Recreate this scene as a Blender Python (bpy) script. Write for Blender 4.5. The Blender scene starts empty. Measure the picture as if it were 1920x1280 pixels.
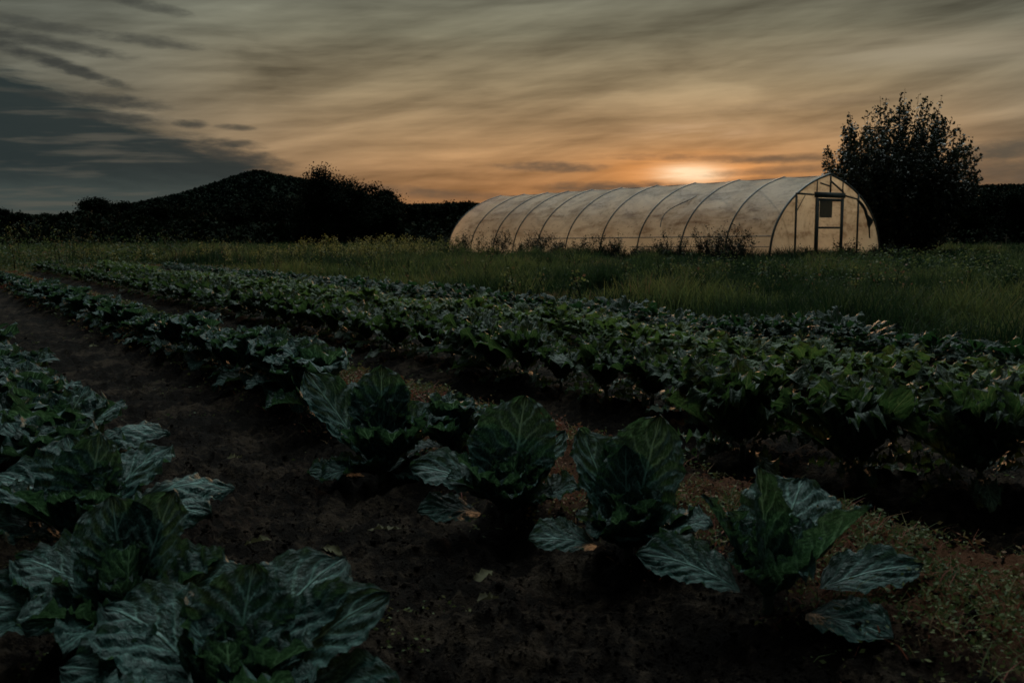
import bpy, math, random
import numpy as np
R = math.radians
rng = np.random.default_rng(7)
random.seed(7)
scn = bpy.context.scene
COL = scn.collection

# ---------------------------------------------------------------- camera
CAM_H = 1.25
FPX = 1867.0                      # focal length in pixels of the 1920 px wide frame
PITCH = math.atan(210 / FPX)
cam = bpy.data.cameras.new('camera')
cam.sensor_width = 36.0
cam.lens = 36.0 * FPX / 1920
cam.clip_start = 0.05
cam.clip_end = 6000
cam.dof.use_dof = True
cam.dof.focus_distance = 6.5
cam.dof.aperture_fstop = 5.0
cam_o = bpy.data.objects.new('camera', cam)
COL.objects.link(cam_o)
cam_o.location = (0, 0, CAM_H)
cam_o.rotation_euler = (math.pi / 2 - PITCH, 0, 0)
scn.camera = cam_o

def ray(px, py):
    a, b = (px - 960) / FPX, (640 - py) / FPX
    return a, math.cos(PITCH) + b * math.sin(PITCH), -math.sin(PITCH) + b * math.cos(PITCH)
def azel(px, py):
    x, y, z = ray(px, py)
    return math.degrees(math.atan2(x, y)), math.degrees(math.atan2(z, math.hypot(x, y)))

# ---------------------------------------------------------------- node expression helper
class E:
    def __init__(s, nt, sock): s.nt, s.s = nt, sock
    def _m(s, op, *a, clamp=False):
        n = s.nt.nodes.new('ShaderNodeMath'); n.operation = op; n.use_clamp = clamp
        for i, v in enumerate((s,) + a):
            if isinstance(v, E): s.nt.links.new(v.s, n.inputs[i])
            else: n.inputs[i].default_value = float(v)
        return E(s.nt, n.outputs[0])
    def __add__(s, o): return s._m('ADD', o)
    __radd__ = __add__
    def __sub__(s, o): return s._m('SUBTRACT', o)
    def __rsub__(s, o): return (s * -1) + o
    def __mul__(s, o): return s._m('MULTIPLY', o)
    __rmul__ = __mul__
    def __truediv__(s, o): return s._m('DIVIDE', o)
    def clamp(s): return s._m('ADD', 0, clamp=True)
    def abs(s): return s._m('ABSOLUTE')
    def sin(s): return s._m('SINE')
    def frac(s): return s._m('FRACT')
    def exp(s): return s._m('EXPONENT')
    def pow(s, p): return s._m('POWER', p)
    def max(s, p): return s._m('MAXIMUM', p)
    def step(s, a, b):                               # smoothstep a..b
        n = s.nt.nodes.new('ShaderNodeMapRange'); n.interpolation_type = 'SMOOTHSTEP'
        s.nt.links.new(s.s, n.inputs[0])
        n.inputs[1].default_value, n.inputs[2].default_value = (a, b) if a < b else (b, a)
        n.inputs[3].default_value, n.inputs[4].default_value = (0, 1) if a < b else (1, 0)
        return E(s.nt, n.outputs[0])
def comb(nt, x, y, z=0):
    n = nt.nodes.new('ShaderNodeCombineXYZ')
    for i, v in enumerate((x, y, z)):
        if isinstance(v, E): nt.links.new(v.s, n.inputs[i])
        else: n.inputs[i].default_value = v
    return n.outputs[0]
def noise(nt, vec, scale=1, detail=4, rough=.55, dist=0):
    n = nt.nodes.new('ShaderNodeTexNoise')
    if vec is not None: nt.links.new(vec, n.inputs['Vector'])
    n.inputs['Scale'].default_value = scale; n.inputs['Detail'].default_value = detail
    n.inputs['Roughness'].default_value = rough; n.inputs['Distortion'].default_value = dist
    return E(nt, n.outputs[0])
def ramp(nt, fac, stops):
    n = nt.nodes.new('ShaderNodeValToRGB'); cr = n.color_ramp
    while len(cr.elements) < len(stops): cr.elements.new(.5)
    for e, (p, c) in zip(cr.elements, stops):
        e.position = p; e.color = (*c, 1)
    nt.links.new(fac.s, n.inputs[0])
    return n.outputs[0]
def mix(nt, fac, a, b, mode='MIX'):
    n = nt.nodes.new('ShaderNodeMix'); n.data_type = 'RGBA'; n.blend_type = mode
    for i, v in ((0, fac), (6, a), (7, b)):
        if isinstance(v, E): nt.links.new(v.s, n.inputs[i])
        elif isinstance(v, (int, float)): n.inputs[i].default_value = v
        elif isinstance(v, tuple): n.inputs[i].default_value = (*v, 1)
        else: nt.links.new(v, n.inputs[i])
    return n.outputs[2]

# ---------------------------------------------------------------- world: dusk sky behind thin streaky cloud
SUN_AZ, SUN_EL = azel(1292, 322)
w = bpy.data.worlds.new('World'); scn.world = w; w.use_nodes = True
nt = w.node_tree; nt.nodes.clear()
tc = nt.nodes.new('ShaderNodeTexCoord')
sp = nt.nodes.new('ShaderNodeSeparateXYZ'); nt.links.new(tc.outputs['Generated'], sp.inputs[0])
X, Y, Z = (E(nt, sp.outputs[i]) for i in range(3))
az = X._m('ARCTAN2', Y) * 57.29578
el = Z._m('ARCSINE') * 57.29578
def gauss(a, e, wa, we): 
    return (((((az - a) / wa).pow(2)) + (((el - e) / we).pow(2))) * -1).exp()
elr = ((el / 40).max(0)).clamp()
elz = el.step(38, 62)
sunside = ramp(nt, elr, [(0, (.21, .110, .055)), (.05, (.30, .160, .072)), (.11, (.33, .205, .102)), (.2, (.265, .205, .120)),
                         (.27, (.172, .160, .108)), (.33, (.112, .114, .086)), (.5, (.10, .12, .115)), (1, (.11, .14, .14))])
offside = ramp(nt, elr, [(0, (.058, .070, .063)), (.05, (.075, .083, .070)), (.15, (.125, .123, .096)), (.25, (.130, .135, .108)),
                         (.33, (.092, .102, .086)), (.5, (.09, .11, .11)), (1, (.11, .14, .14))])
warm = (((az - 5) / 24).pow(4) * -1).exp()
base = mix(nt, warm, offside, sunside)
base = mix(nt, 1.0, base, mix(nt, gauss(SUN_AZ, 1.4, 14, 3.5), (0, 0, 0), (.21, .068, .010)), 'ADD')
base = mix(nt, az.abs().step(70, 140) * el.step(48, 30) * .9, base, (.045, .062, .067))      # dim blue grey low down behind the viewer
pd = (math.cos(R(56)) * math.sin(R(4)), math.cos(R(56)) * math.cos(R(4)), math.sin(R(56)))
patch = (X * pd[0] + Y * pd[1] + Z * pd[2]).step(math.cos(R(31)), math.cos(R(14)))
base = mix(nt, patch, base, (4.3, 5.1, 5.0))                              # bright patch added to the unseen sky overhead to light the leaf tops
# streaks of high cloud
wob = noise(nt, comb(nt, az * .05, el * .12, 3.1), 1, 3, .5)
n1 = noise(nt, comb(nt, az * .07 + wob * 1.2, el * .42 - az * .075 + wob * 1.6, 0), 1, 5, .52, .2)
n2 = noise(nt, comb(nt, az * .085 + wob * .8, el * 1.15 - az * .05 + wob * 1.2, 7.7), 1, 6, .55, .1)
n3 = noise(nt, comb(nt, az * .35, el * 2.2 + az * .16, 1.7), 1, 5, .6, .1)
gain = (n1 - .5) * 2.3 + (n2 - .5) * 1.25 + (n3 - .5) * .25 + 1.03
vm = nt.nodes.new('ShaderNodeVectorMath'); vm.operation = 'SCALE'
nt.links.new(base, vm.inputs[0]); nt.links.new(gain.max(.3).s, vm.inputs['Scale'])
skyc = vm.outputs[0]
# sun glow through the cloud
nst = noise(nt, comb(nt, az * .32 + wob, el * 4.6 - az * .12, 9.3), 1, 4, .6, .3)
g1 = gauss(SUN_AZ, SUN_EL + .1, 4.2, 1.1) * (n2.step(.34, .60) * .6 + .4)
g2 = gauss(SUN_AZ + .1, SUN_EL - .1, 1.7, .46) * (nst * 1.5 + .2)
g3 = gauss(SUN_AZ + .3, SUN_EL + 2.1, 2.6, .55) * n2.step(.36, .56)
skyc = mix(nt, 1.0, skyc, mix(nt, g1.clamp(), (0, 0, 0), (.48, .15, .015)), 'ADD')
skyc = mix(nt, (g2 * 1.35).clamp(), skyc, (1.1, .78, .48))
skyc = mix(nt, (g3 * .6).clamp(), skyc, (.62, .42, .26))
# bright bar high on the right
gb = gauss(azel(1760, 95)[0], azel(1760, 95)[1], 6.5, .8)
skyc = mix(nt, (gb * (n2.step(.35, .6) * .5 + .5) * .8).clamp(), skyc, (.34, .29, .20))
# dark cloud bank on the left: its upper edge falls towards the hill
def line(p, q):
    a, b = azel(*p), azel(*q); k = (b[1] - a[1]) / (b[0] - a[0])
    return (az - a[0]) * k + a[1]
edge = line((0, 128), (540, 318))
d1 = edge - el + (n3 - .5) * 2.6 + (n1 - .5) * 1.2
bank = d1.step(-.5, .9) * az.step(azel(585, 0)[0], azel(470, 0)[0])
fade = (el + (n3 - .5) * 1.6).step(1.4, 3.6)
bank_c = mix(nt, fade, (.050, .066, .061), (.0200, .0310, .0325))
n4 = noise(nt, comb(nt, az * .16, el * 1.9 - az * .05, 5.5), 1, 4, .55, .1)
bank_c = mix(nt, (n4.step(.52, .75) * .55), bank_c, (.115, .105, .082))
skyc = mix(nt, (bank * .97).clamp(), skyc, bank_c)
# single dark cloud scraps: px, py, half width, half height, slope (px per px), strength
n5 = noise(nt, comb(nt, az * .9, el * 3.2, 2.2), 1, 4, .6)
scraps = [(60, 44, 90, 9, .08, .6), (80, 78, 120, 10, .12, .75), (70, 108, 110, 11, .28, .8), (150, 135, 70, 8, .3, .6),
          (285, 78, 75, 9, .06, .62), (285, 13, 55, 9, .15, .6), (190, 188, 100, 11, .05, .8), (235, 222, 75, 9, .04, .8),
          (357, 233, 26, 7, 0, .75), (440, 239, 32, 5, .02, .7), (430, 268, 50, 8, .08, .8), (440, 292, 90, 14, .16, .8),
          (1035, 313, 88, 9, .01, .78), (1490, 297, 95, 7, -.03, .55), (1890, 281, 90, 15, -.03, .72), (1165, 353, 130, 12, 0, .85),
          (1450, 320, 110, 7, -.05, .55), (700, 355, 130, 9, .04, .5), (1900, 325, 130, 22, 0, .55), (850, 366, 120, 8, .02, .45),
          (1350, 297, 170, 7, .03, .5), (1560, 190, 190, 10, -.05, .25), (1440, 340, 90, 8, -.03, .6)]
for (px, py, hw, hh, sl, st) in scraps:
    a, e = azel(px, py)
    da = az - a
    q = 1 - ((da / (hw / 32.6)).pow(2)) - (((el - e + da * sl) / (hh / 32.6)).pow(2)) + (n5 - .5) * 3.0
    c = (.040, .043, .039) if px < 600 else (.105, .078, .055) if px < 1600 else (.072, .068, .055)
    skyc = mix(nt, (q.step(-1.1, 1.4) * st * 1.1).clamp(), skyc, c)
nish = nt.nodes.new('ShaderNodeTexSky'); nish.sky_type = 'NISHITA'; nish.sun_disc = False
nish.sun_elevation = R(SUN_EL); nish.sun_rotation = R(SUN_AZ); nish.air_density = 1.4; nish.dust_density = 2.5
bg1 = nt.nodes.new('ShaderNodeBackground'); nt.links.new(nish.outputs[0], bg1.inputs[0]); bg1.inputs[1].default_value = .05
bg2 = nt.nodes.new('ShaderNodeBackground'); nt.links.new(skyc, bg2.inputs[0]); bg2.inputs[1].default_value = 1.0
mx = nt.nodes.new('ShaderNodeMixShader'); mx.inputs[0].default_value = .985     # cloud covers nearly all of the clear sky
nt.links.new(bg1.outputs[0], mx.inputs[1]); nt.links.new(bg2.outputs[0], mx.inputs[2])
wo = nt.nodes.new('ShaderNodeOutputWorld'); nt.links.new(mx.outputs[0], wo.inputs[0])

# ---------------------------------------------------------------- sun, veiled
sl = bpy.data.lights.new('sun', 'SUN'); sl.energy = 1.15; sl.angle = R(14); sl.color = (1, .53, .25)
so = bpy.data.objects.new('sun', sl); COL.objects.link(so)
so.rotation_euler = (R(90 - SUN_EL - 3), 0, R(-SUN_AZ + 180) )
# ---------------------------------------------------------------- exposure
scn.view_settings.view_transform = 'Standard'; scn.view_settings.look = 'None'
scn.view_settings.exposure = 0; scn.view_settings.gamma = 1; scn.view_settings.use_curve_mapping = False
scn.render.film_transparent = False
scn.cycles.max_bounces = 6; scn.cycles.transparent_max_bounces = 12

# ================================================================ numpy helpers
def hashn(ix, iy, s=0):
    h = (ix.astype(np.int64) * 374761393 + iy.astype(np.int64) * 668265263 + s * 1442695041) & 0xffffffff
    h = ((h ^ (h >> 13)) * 1274126177) & 0xffffffff
    return ((h ^ (h >> 16)) & 0xffff) / 65535.0
def vnoise(x, y, s=0):
    x = np.asarray(x, float); y = np.asarray(y, float)
    ix, iy = np.floor(x), np.floor(y); fx, fy = x - ix, y - iy
    fx = fx * fx * (3 - 2 * fx); fy = fy * fy * (3 - 2 * fy)
    a, b = hashn(ix, iy, s), hashn(ix + 1, iy, s); c, d = hashn(ix, iy + 1, s), hashn(ix + 1, iy + 1, s)
    return (a * (1 - fx) + b * fx) * (1 - fy) + (c * (1 - fx) + d * fx) * fy
def fbm(x, y, s=0, o=4):
    t, a, k = 0, .5, 1
    for i in range(o):
        t = t + a * (vnoise(x * k, y * k, s + i) - .5); a *= .5; k *= 2.03
    return t
def sstep(a, b, x):
    t = np.clip((x - a) / (b - a), 0, 1); return t * t * (3 - 2 * t)

RA = R(32.9)                                     # the crop rows run up and to the left
RX, RY = -math.sin(RA), math.cos(RA)             # along the row
NX, NY = math.cos(RA), math.sin(RA)              # across the rows, away from the camera
ROWS = [0.72, 2.34, 4.15, 5.85, 7.65]
def across(x, y): return x * NX + y * NY
def along(x, y): return x * RX + y * RY
def at_row(o, a): return o * NX + a * RX, o * NY + a * RY

def terrain(x, y):
    d = np.hypot(x, y)
    return -.27 * sstep(34, 52, y - .25 * x)
def ground_z(x, y):
    x = np.asarray(x, float); y = np.asarray(y, float)
    o, a = across(x, y), along(x, y)
    wv = fbm(a * .6, o * .6, 11, 3) * .12
    o2 = o + wv
    field = (1 - sstep(8.2, 8.9, o2)) * (1 - sstep(31, 33, a))
    z = 0
    for r in (ROWS[0], ROWS[2], ROWS[3], ROWS[4]):
        z = z + .09 * np.exp(-((o2 - r) / .38) ** 2)
    z = z + .12 * sstep(1.95, 2.35, o2) * (1 - sstep(3.18, 3.46, o2))
    z = z - .05 * np.exp(-((o2 - 3.62) / .16) ** 2)
    d = np.hypot(x, y)
    nf = 1 - sstep(14, 28, d)
    clod = fbm(x * 4, y * 4, 3, 4) * .09 + np.abs(fbm(x * 11, y * 11, 5, 4)) * .14
    z = z * field + clod * (nf * field + .3 * nf) + fbm(x * .35, y * .35, 8, 3) * .12 * (1 - field)
    return z * (1 - sstep(120, 200, d)) + terrain(x, y)

def build(name, V, F, mat, parent=None, uv=None, tint=None, smooth=True, loc=None, extra=None):
    """V (n,3), F list of (m,k) int arrays -> one linked mesh object"""
    me = bpy.data.meshes.new(name)
    V = np.asarray(V, np.float32)
    if not isinstance(F, (list, tuple)): F = [F]
    F = [f for f in F if len(f)]
    loops = np.concatenate([f.reshape(-1) for f in F]).astype(np.int32)
    sizes = np.concatenate([np.full(len(f), f.shape[1]) for f in F])
    starts = np.concatenate([[0], np.cumsum(sizes)[:-1]]).astype(np.int32)
    me.vertices.add(len(V)); me.vertices.foreach_set('co', V.reshape(-1))
    me.loops.add(len(loops)); me.loops.foreach_set('vertex_index', loops)
    me.polygons.add(len(sizes)); me.polygons.foreach_set('loop_start', starts)
    if smooth: me.polygons.foreach_set('use_smooth', np.ones(len(sizes), bool))
    if uv is not None:
        l = me.uv_layers.new(name='UVMap'); l.data.foreach_set('uv', np.asarray(uv, np.float32)[loops].reshape(-1))
    if tint is not None:
        a = me.attributes.new('tint', 'FLOAT', 'POINT'); a.data.foreach_set('value', np.asarray(tint, np.float32))
    for k, v in (extra or {}).items():
        a = me.attributes.new(k, 'FLOAT', 'POINT'); a.data.foreach_set('value', np.asarray(v, np.float32))
    me.materials.append(mat)
    me.update(calc_edges=True)
    o = bpy.data.objects.new(name, me); COL.objects.link(o)
    if parent is not None: o.parent = parent
    if loc is not None: o.location = loc
    return o
def tag(o, label=None, cat=None, group=None, kind=None):
    for k, v in (('label', label), ('category', cat), ('group', group), ('kind', kind)):
        if v: o[k] = v
    return o
def empty(name, loc, label, cat, group=None, rz=0):
    o = bpy.data.objects.new(name, None); COL.objects.link(o); o.location = loc; o.rotation_euler = (0, 0, rz)
    o.empty_display_size = .1
    return tag(o, label, cat, group)
class Bag:
    def __init__(s): s.V, s.F, s.U, s.T, s.n = [], {}, [], [], 0
    def add(s, V, F, U=None, t=0.):
        s.V.append(V); s.F.setdefault(F.shape[1], []).append(F + s.n)
        s.U.append(U if U is not None else np.zeros((len(V), 2)))
        s.T.append(np.full(len(V), t) if np.isscalar(t) else t); s.n += len(V)
    def build(s, name, mat, parent=None, **k):
        return build(name, np.concatenate(s.V), [np.concatenate(f) for f in s.F.values()], mat, parent,
                     uv=np.concatenate(s.U), tint=np.concatenate(s.T), **k)

def tube(P, rad, k=8, cap=True):
    P = np.asarray(P, float); n = len(P); rad = np.broadcast_to(np.asarray(rad, float), (n,))
    T = np.gradient(P, axis=0); T /= np.linalg.norm(T, axis=1)[:, None] + 1e-9
    ref = np.array([0, 0, 1.]) if abs(T[:, 2]).mean() < .8 else np.array([1., 0, 0])
    A = np.cross(T, ref); A /= np.linalg.norm(A, axis=1)[:, None] + 1e-9
    B = np.cross(T, A)
    th = np.linspace(0, 2 * np.pi, k, endpoint=False)
    V = (P[:, None] + rad[:, None, None] * (np.cos(th)[None, :, None] * A[:, None] + np.sin(th)[None, :, None] * B[:, None])).reshape(-1, 3)
    i = np.arange(n - 1)[:, None] * k; j = np.arange(k)[None]; j2 = (j + 1) % k
    F = np.stack([i + j, i + j2, i + k + j2, i + k + j], -1).reshape(-1, 4)
    return V, F

# ================================================================ materials
def new_mat(name):
    m = bpy.data.materials.new(name); m.use_nodes = True; m.node_tree.nodes.clear()
    return m, m.node_tree
def attr(nt, name):
    n = nt.nodes.new('ShaderNodeAttribute'); n.attribute_name = name; return E(nt, n.outputs['Fac'])
def finish(nt, col, rough=.6, spec=.4, trans=0., tcol=None, bump=None, bstr=.3, bdist=.01, alpha=None):
    p = nt.nodes.new('ShaderNodeBsdfPrincipled')
    if isinstance(col, tuple): p.inputs['Base Color'].default_value = (*col, 1)
    else: nt.links.new(col, p.inputs['Base Color'])
    if isinstance(rough, E): nt.links.new(rough.s, p.inputs['Roughness'])
    else: p.inputs['Roughness'].default_value = rough
    p.inputs['Specular IOR Level'].default_value = spec
    out = p.outputs[0]
    bn = None
    if bump is not None:
        b = nt.nodes.new('ShaderNodeBump'); b.inputs['Strength'].default_value = bstr; b.inputs['Distance'].default_value = bdist
        nt.links.new(bump.s, b.inputs['Height']); nt.links.new(b.outputs[0], p.inputs['Normal']); bn = b
    if trans:
        t = nt.nodes.new('ShaderNodeBsdfTranslucent')
        if tcol is None: tcol = col
        if isinstance(tcol, tuple): t.inputs[0].default_value = (*tcol, 1)
        else: nt.links.new(tcol, t.inputs[0])
        if bn: nt.links.new(bn.outputs[0], t.inputs['Normal'])
        m = nt.nodes.new('ShaderNodeMixShader'); m.inputs[0].default_value = trans
        nt.links.new(out, m.inputs[1]); nt.links.new(t.outputs[0], m.inputs[2]); out = m.outputs[0]
    if alpha is not None:                              # eaten holes
        tpp = nt.nodes.new('ShaderNodeBsdfTransparent'); m = nt.nodes.new('ShaderNodeMixShader')
        nt.links.new(alpha.s, m.inputs[0]); nt.links.new(out, m.inputs[1]); nt.links.new(tpp.outputs[0], m.inputs[2]); out = m.outputs[0]
    o = nt.nodes.new('ShaderNodeOutputMaterial'); nt.links.new(out, o.inputs[0])

def leaf_mat(name, dark, light, vein, tr, veinw=1., rough=.45, spec=.22, trans=.3, dens=7.):
    m, nt = new_mat(name)
    uvn = nt.nodes.new('ShaderNodeUVMap'); s = nt.nodes.new('ShaderNodeSeparateXYZ'); nt.links.new(uvn.outputs[0], s.inputs[0])
    u, v = E(nt, s.outputs[0]), (E(nt, s.outputs[1]) - .5) * 2
    t = attr(nt, 'tint')
    oi = nt.nodes.new('ShaderNodeObjectInfo'); rnd = E(nt, oi.outputs['Random'])
    nv = noise(nt, comb(nt, u * 5, v * 3, t * 37), 1, 3, .6)
    av = (v + (nv - .5) * .06).abs()
    q = u * dens - av.pow(.8) * 2.3 + (nv - .5) * 1.1
    fq = (q.frac() - .5).abs() * 2                                  # 1 on a side vein
    side = fq.step(.45, 1.0).pow(3.2) * (1.1 - av).clamp()
    nb = noise(nt, comb(nt, u * 14, v * 9, t * 11), 1, 4, .65)
    fine = (nb - .5).abs().step(.035, 0) * .45
    mid = av.step(.045, .010)
    vm_ = (mid + side * .75 * veinw + fine * veinw).clamp()
    nf = noise(nt, comb(nt, u * 8, v * 5, t * 19), 1, 4, .6)
    c = mix(nt, (nf.step(.3, .7) * .6 + rnd * .25 + t * .25).clamp(), dark, light)
    c = mix(nt, vm_, c, vein)
    tc_ = mix(nt, vm_, tr, (vein[0] * 1.1, vein[1] * .95, vein[2] * .5))
    h = (fq * -1 + 1) * .6 * (av.step(0, .2)) + nf * .35 + mid * .6 + nb * .25 + noise(nt, comb(nt, u * 11 + t * 7, v * 6, t * 5), 1, 5, .62, .7) * 1.5
    hole = noise(nt, comb(nt, u * 15 + t * 31, v * 9, t * 53), 1, 1, .4).step(.76, .77) * av.step(.1, .16)
    finish(nt, c, rough, spec, trans, tc_, h, 1., .016, hole)
    return m
M_CAB = leaf_mat('cabbage_leaf', (.0045, .019, .015), (.011, .046, .041), (.115, .235, .205), (.026, .062, .022))
M_CAB2 = leaf_mat('kale_leaf', (.005, .016, .009), (.015, .037, .019), (.12, .18, .11), (.040, .085, .022))
M_LIGHT = leaf_mat('kohlrabi_leaf', (.014, .040, .012), (.060, .108, .030), (.14, .19, .09), (.070, .125, .028), trans=.38)
M_DARK = leaf_mat('beet_leaf', (.006, .022, .014), (.014, .042, .026), (.05, .085, .055), (.02, .07, .02), spec=.22)

def tint_mat(name, stops, rough=.7, spec=.2, trans=.3, nscale=0):
    m, nt = new_mat(name)
    t = attr(nt, 'tint')
    if nscale:
        g = nt.nodes.new('ShaderNodeNewGeometry')
        t = (t + (noise(nt, g.outputs['Position'], nscale, 3, .6) - .5) * .7).clamp()
    finish(nt, ramp(nt, t, stops), rough, spec, trans)
    return m
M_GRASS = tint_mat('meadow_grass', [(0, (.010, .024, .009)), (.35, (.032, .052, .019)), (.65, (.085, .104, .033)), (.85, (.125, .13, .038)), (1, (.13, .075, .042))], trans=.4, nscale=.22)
M_WEED = tint_mat('ridge_weeds', [(0, (.035, .055, .02)), (.35, (.08, .095, .03)), (.52, (.13, .085, .036)), (.7, (.15, .055, .03)), (1, (.17, .05, .035))], trans=.3)
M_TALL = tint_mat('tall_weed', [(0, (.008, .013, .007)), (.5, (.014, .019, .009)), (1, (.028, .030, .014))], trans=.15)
M_FLOWER = tint_mat('yellow_wildflower', [(0, (.03, .045, .015)), (.5, (.10, .11, .03)), (.8, (.22, .19, .045)), (1, (.28, .24, .10))], trans=.3)
M_TREE = tint_mat('tree_leaf', [(0, (.0045, .008, .005)), (1, (.008, .014, .006))], trans=.05, rough=.9, spec=.03)
M_BUSH = tint_mat('bush_leaf', [(0, (.008, .013, .008)), (.55, (.018, .025, .012)), (.8, (.05, .05, .022)), (1, (.16, .10, .05))], rough=.45, spec=.35, trans=.22)
M_FOREST = tint_mat('forest_leaf', [(0, (.006, .011, .0085)), (1, (.013, .022, .013))], trans=0.02, rough=.9, spec=.03)

m, nt = new_mat('bark'); g = nt.nodes.new('ShaderNodeTexCoord')
finish(nt, ramp(nt, noise(nt, g.outputs['Object'], 14, 5, .7), [(.3, (.018, .013, .010)), (.7, (.05, .038, .028))]), .9, .1,
       bump=noise(nt, g.outputs['Object'], 25, 4, .7), bstr=.6, bdist=.02); M_BARK = m
m, nt = new_mat('stalk'); g = nt.nodes.new('ShaderNodeTexCoord')
finish(nt, ramp(nt, noise(nt, g.outputs['Object'], 20, 4, .6), [(.3, (.012, .018, .011)), (.7, (.03, .04, .026))]), .6, .3); M_STALK = m

# soil / meadow ground
m, nt = new_mat('ground_soil'); g = nt.nodes.new('ShaderNodeNewGeometry'); P = g.outputs['Position']
md = attr(nt, 'meadow'); rd = attr(nt, 'ridge')
na, nb_, nc = noise(nt, P, 2.3, 5, .6), noise(nt, P, 18, 6, .7), noise(nt, P, 70, 5, .7)
soil = ramp(nt, (na * .5 + nb_ * .5).clamp(), [(.36, (.0035, .0026, .0022)), (.5, (.009, .0064, .005)), (.60, (.044, .031, .022))])
spk = nc.step(.60, .74) * nb_.step(.42, .6)
soil = mix(nt, spk * .6, soil, (.11, .085, .055))
soil = mix(nt, rd * na.step(.32, .55) * .7, soil, (.12, .050, .026))
mead = ramp(nt, na, [(.3, (.012, .020, .008)), (.7, (.030, .036, .012))])
finish(nt, mix(nt, md, soil, mead), .97, .04, bump=nb_ * .7 + nc * .5, bstr=1., bdist=.075); M_SOIL = m

# tunnel film: thin, milky, dirty plastic
m, nt = new_mat('polythene_film'); g = nt.nodes.new('ShaderNodeTexCoord'); OB = g.outputs['Object']
s = nt.nodes.new('ShaderNodeSeparateXYZ'); nt.links.new(OB, s.inputs[0])
fx, fy, fz = (E(nt, s.outputs[i]) for i in range(3))
d0 = noise(nt, OB, .8, 6, .68, .8)
d1_ = noise(nt, comb(nt, fx * 1.1, fy * .5, fz * 2.6), 1, 6, .68, .8)
spots = noise(nt, OB, 5.5, 5, .75)
wr = noise(nt, comb(nt, fx * 5, fy * .8 + fz * 1.5, fz * 6), 1, 4, .6, .5)
dirt = ((d0.step(.40, .68) * .55 + d1_.step(.46, .66) * .55 + spots.step(.56, .68) * .65 + noise(nt, comb(nt, fx * 3, fy * 2.2, fz * 5), 1, 6, .7, 2.5).step(.55, .68) * .4) * fz.step(.7, 1.1)._m('MULTIPLY', .8)._m('ADD', .2)).clamp()
fc = mix(nt, dirt, (.52, .48, .43), (.16, .12, .09))
tcx = mix(nt, dirt, (1.0, .78, .57), (.46, .29, .185))
p = nt.nodes.new('ShaderNodeBsdfPrincipled'); nt.links.new(fc, p.inputs['Base Color'])
p.inputs['Roughness'].default_value = .42; p.inputs['Specular IOR Level'].default_value = .3
b = nt.nodes.new('ShaderNodeBump'); b.inputs['Strength'].default_value = .5; b.inputs['Distance'].default_value = .04
nt.links.new((wr + d1_ * .6).s, b.inputs['Height']); nt.links.new(b.outputs[0], p.inputs['Normal'])
t = nt.nodes.new('ShaderNodeBsdfTranslucent'); nt.links.new(tcx, t.inputs[0])
tp = nt.nodes.new('ShaderNodeBsdfTransparent'); tp.inputs[0].default_value = (.85, .8, .7, 1)
m1 = nt.nodes.new('ShaderNodeMixShader'); m1.inputs[0].default_value = .74
nt.links.new(p.outputs[0], m1.inputs[1]); nt.links.new(t.outputs[0], m1.inputs[2])
m2 = nt.nodes.new('ShaderNodeMixShader'); nt.links.new(((dirt * -1 + 1) * .14 + .02).s, m2.inputs[0])
nt.links.new(m1.outputs[0], m2.inputs[1]); nt.links.new(tp.outputs[0], m2.inputs[2])
o = nt.nodes.new('ShaderNodeOutputMaterial'); nt.links.new(m2.outputs[0], o.inputs[0]); M_FILM = m

m, nt = new_mat('frame_metal'); g = nt.nodes.new('ShaderNodeTexCoord')
finish(nt, ramp(nt, noise(nt, g.outputs['Object'], 6, 4, .6), [(.3, (.020, .028, .030)), (.7, (.05, .058, .055))]), .55, .5); M_METAL = m
m, nt = new_mat('dark_plastic'); finish(nt, (.02, .022, .022), .6, .3, trans=.1); M_DPLAST = m
m, nt = new_mat('weathered_wood'); g = nt.nodes.new('ShaderNodeTexCoord')
finish(nt, ramp(nt, noise(nt, g.outputs['Object'], 9, 5, .7), [(.3, (.07, .06, .05)), (.7, (.18, .16, .13))]), .85, .1); M_WOOD = m

# ================================================================ ground
rr = [.25]
while rr[-1] < 5200:
    r = rr[-1]; rr.append(r * (1.03 if r < 1.6 else 1.0085 if r < 13 else 1.025 if r < 90 else 1.12))
rr = np.array(rr)
aa = np.concatenate([np.linspace(-180, -42, 24, endpoint=False), np.linspace(-42, 42, 520, endpoint=False), np.linspace(42, 180, 24, endpoint=False)])
na_ = len(aa); A, RR = np.meshgrid(np.radians(aa), rr)
gx, gy = (RR * np.sin(A)).ravel(), (RR * np.cos(A)).ravel()
gx = np.append(gx, 0); gy = np.append(gy, 0)
gz = ground_z(gx, gy)
i = np.arange(len(rr) - 1)[:, None] * na_; j = np.arange(na_)[None]; j2 = (j + 1) % na_
F = np.stack([i + j, i + na_ + j, i + na_ + j2, i + j2], -1).reshape(-1, 4)[:, ::-1]
jj = np.arange(na_); Fc = np.stack([np.full(na_, len(gx) - 1), (jj + 1) % na_, jj], -1)
o_, a_ = across(gx, gy), along(gx, gy)
wv = fbm(a_ * .9, o_ * .9, 21, 3) * .7
meadow = np.clip(sstep(8.1, 8.9, o_ + wv) + sstep(30, 33, a_ + wv), 0, 1)
ridge = sstep(2.2, 2.6, o_ + wv * .3) * (1 - sstep(3.3, 3.5, o_))
g = build('ground', np.stack([gx, gy, gz], 1), [F, Fc], M_SOIL, extra={'meadow': meadow, 'ridge': ridge})
tag(g, 'dark tilled soil of the vegetable field running into rough meadow', kind='structure')

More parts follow.
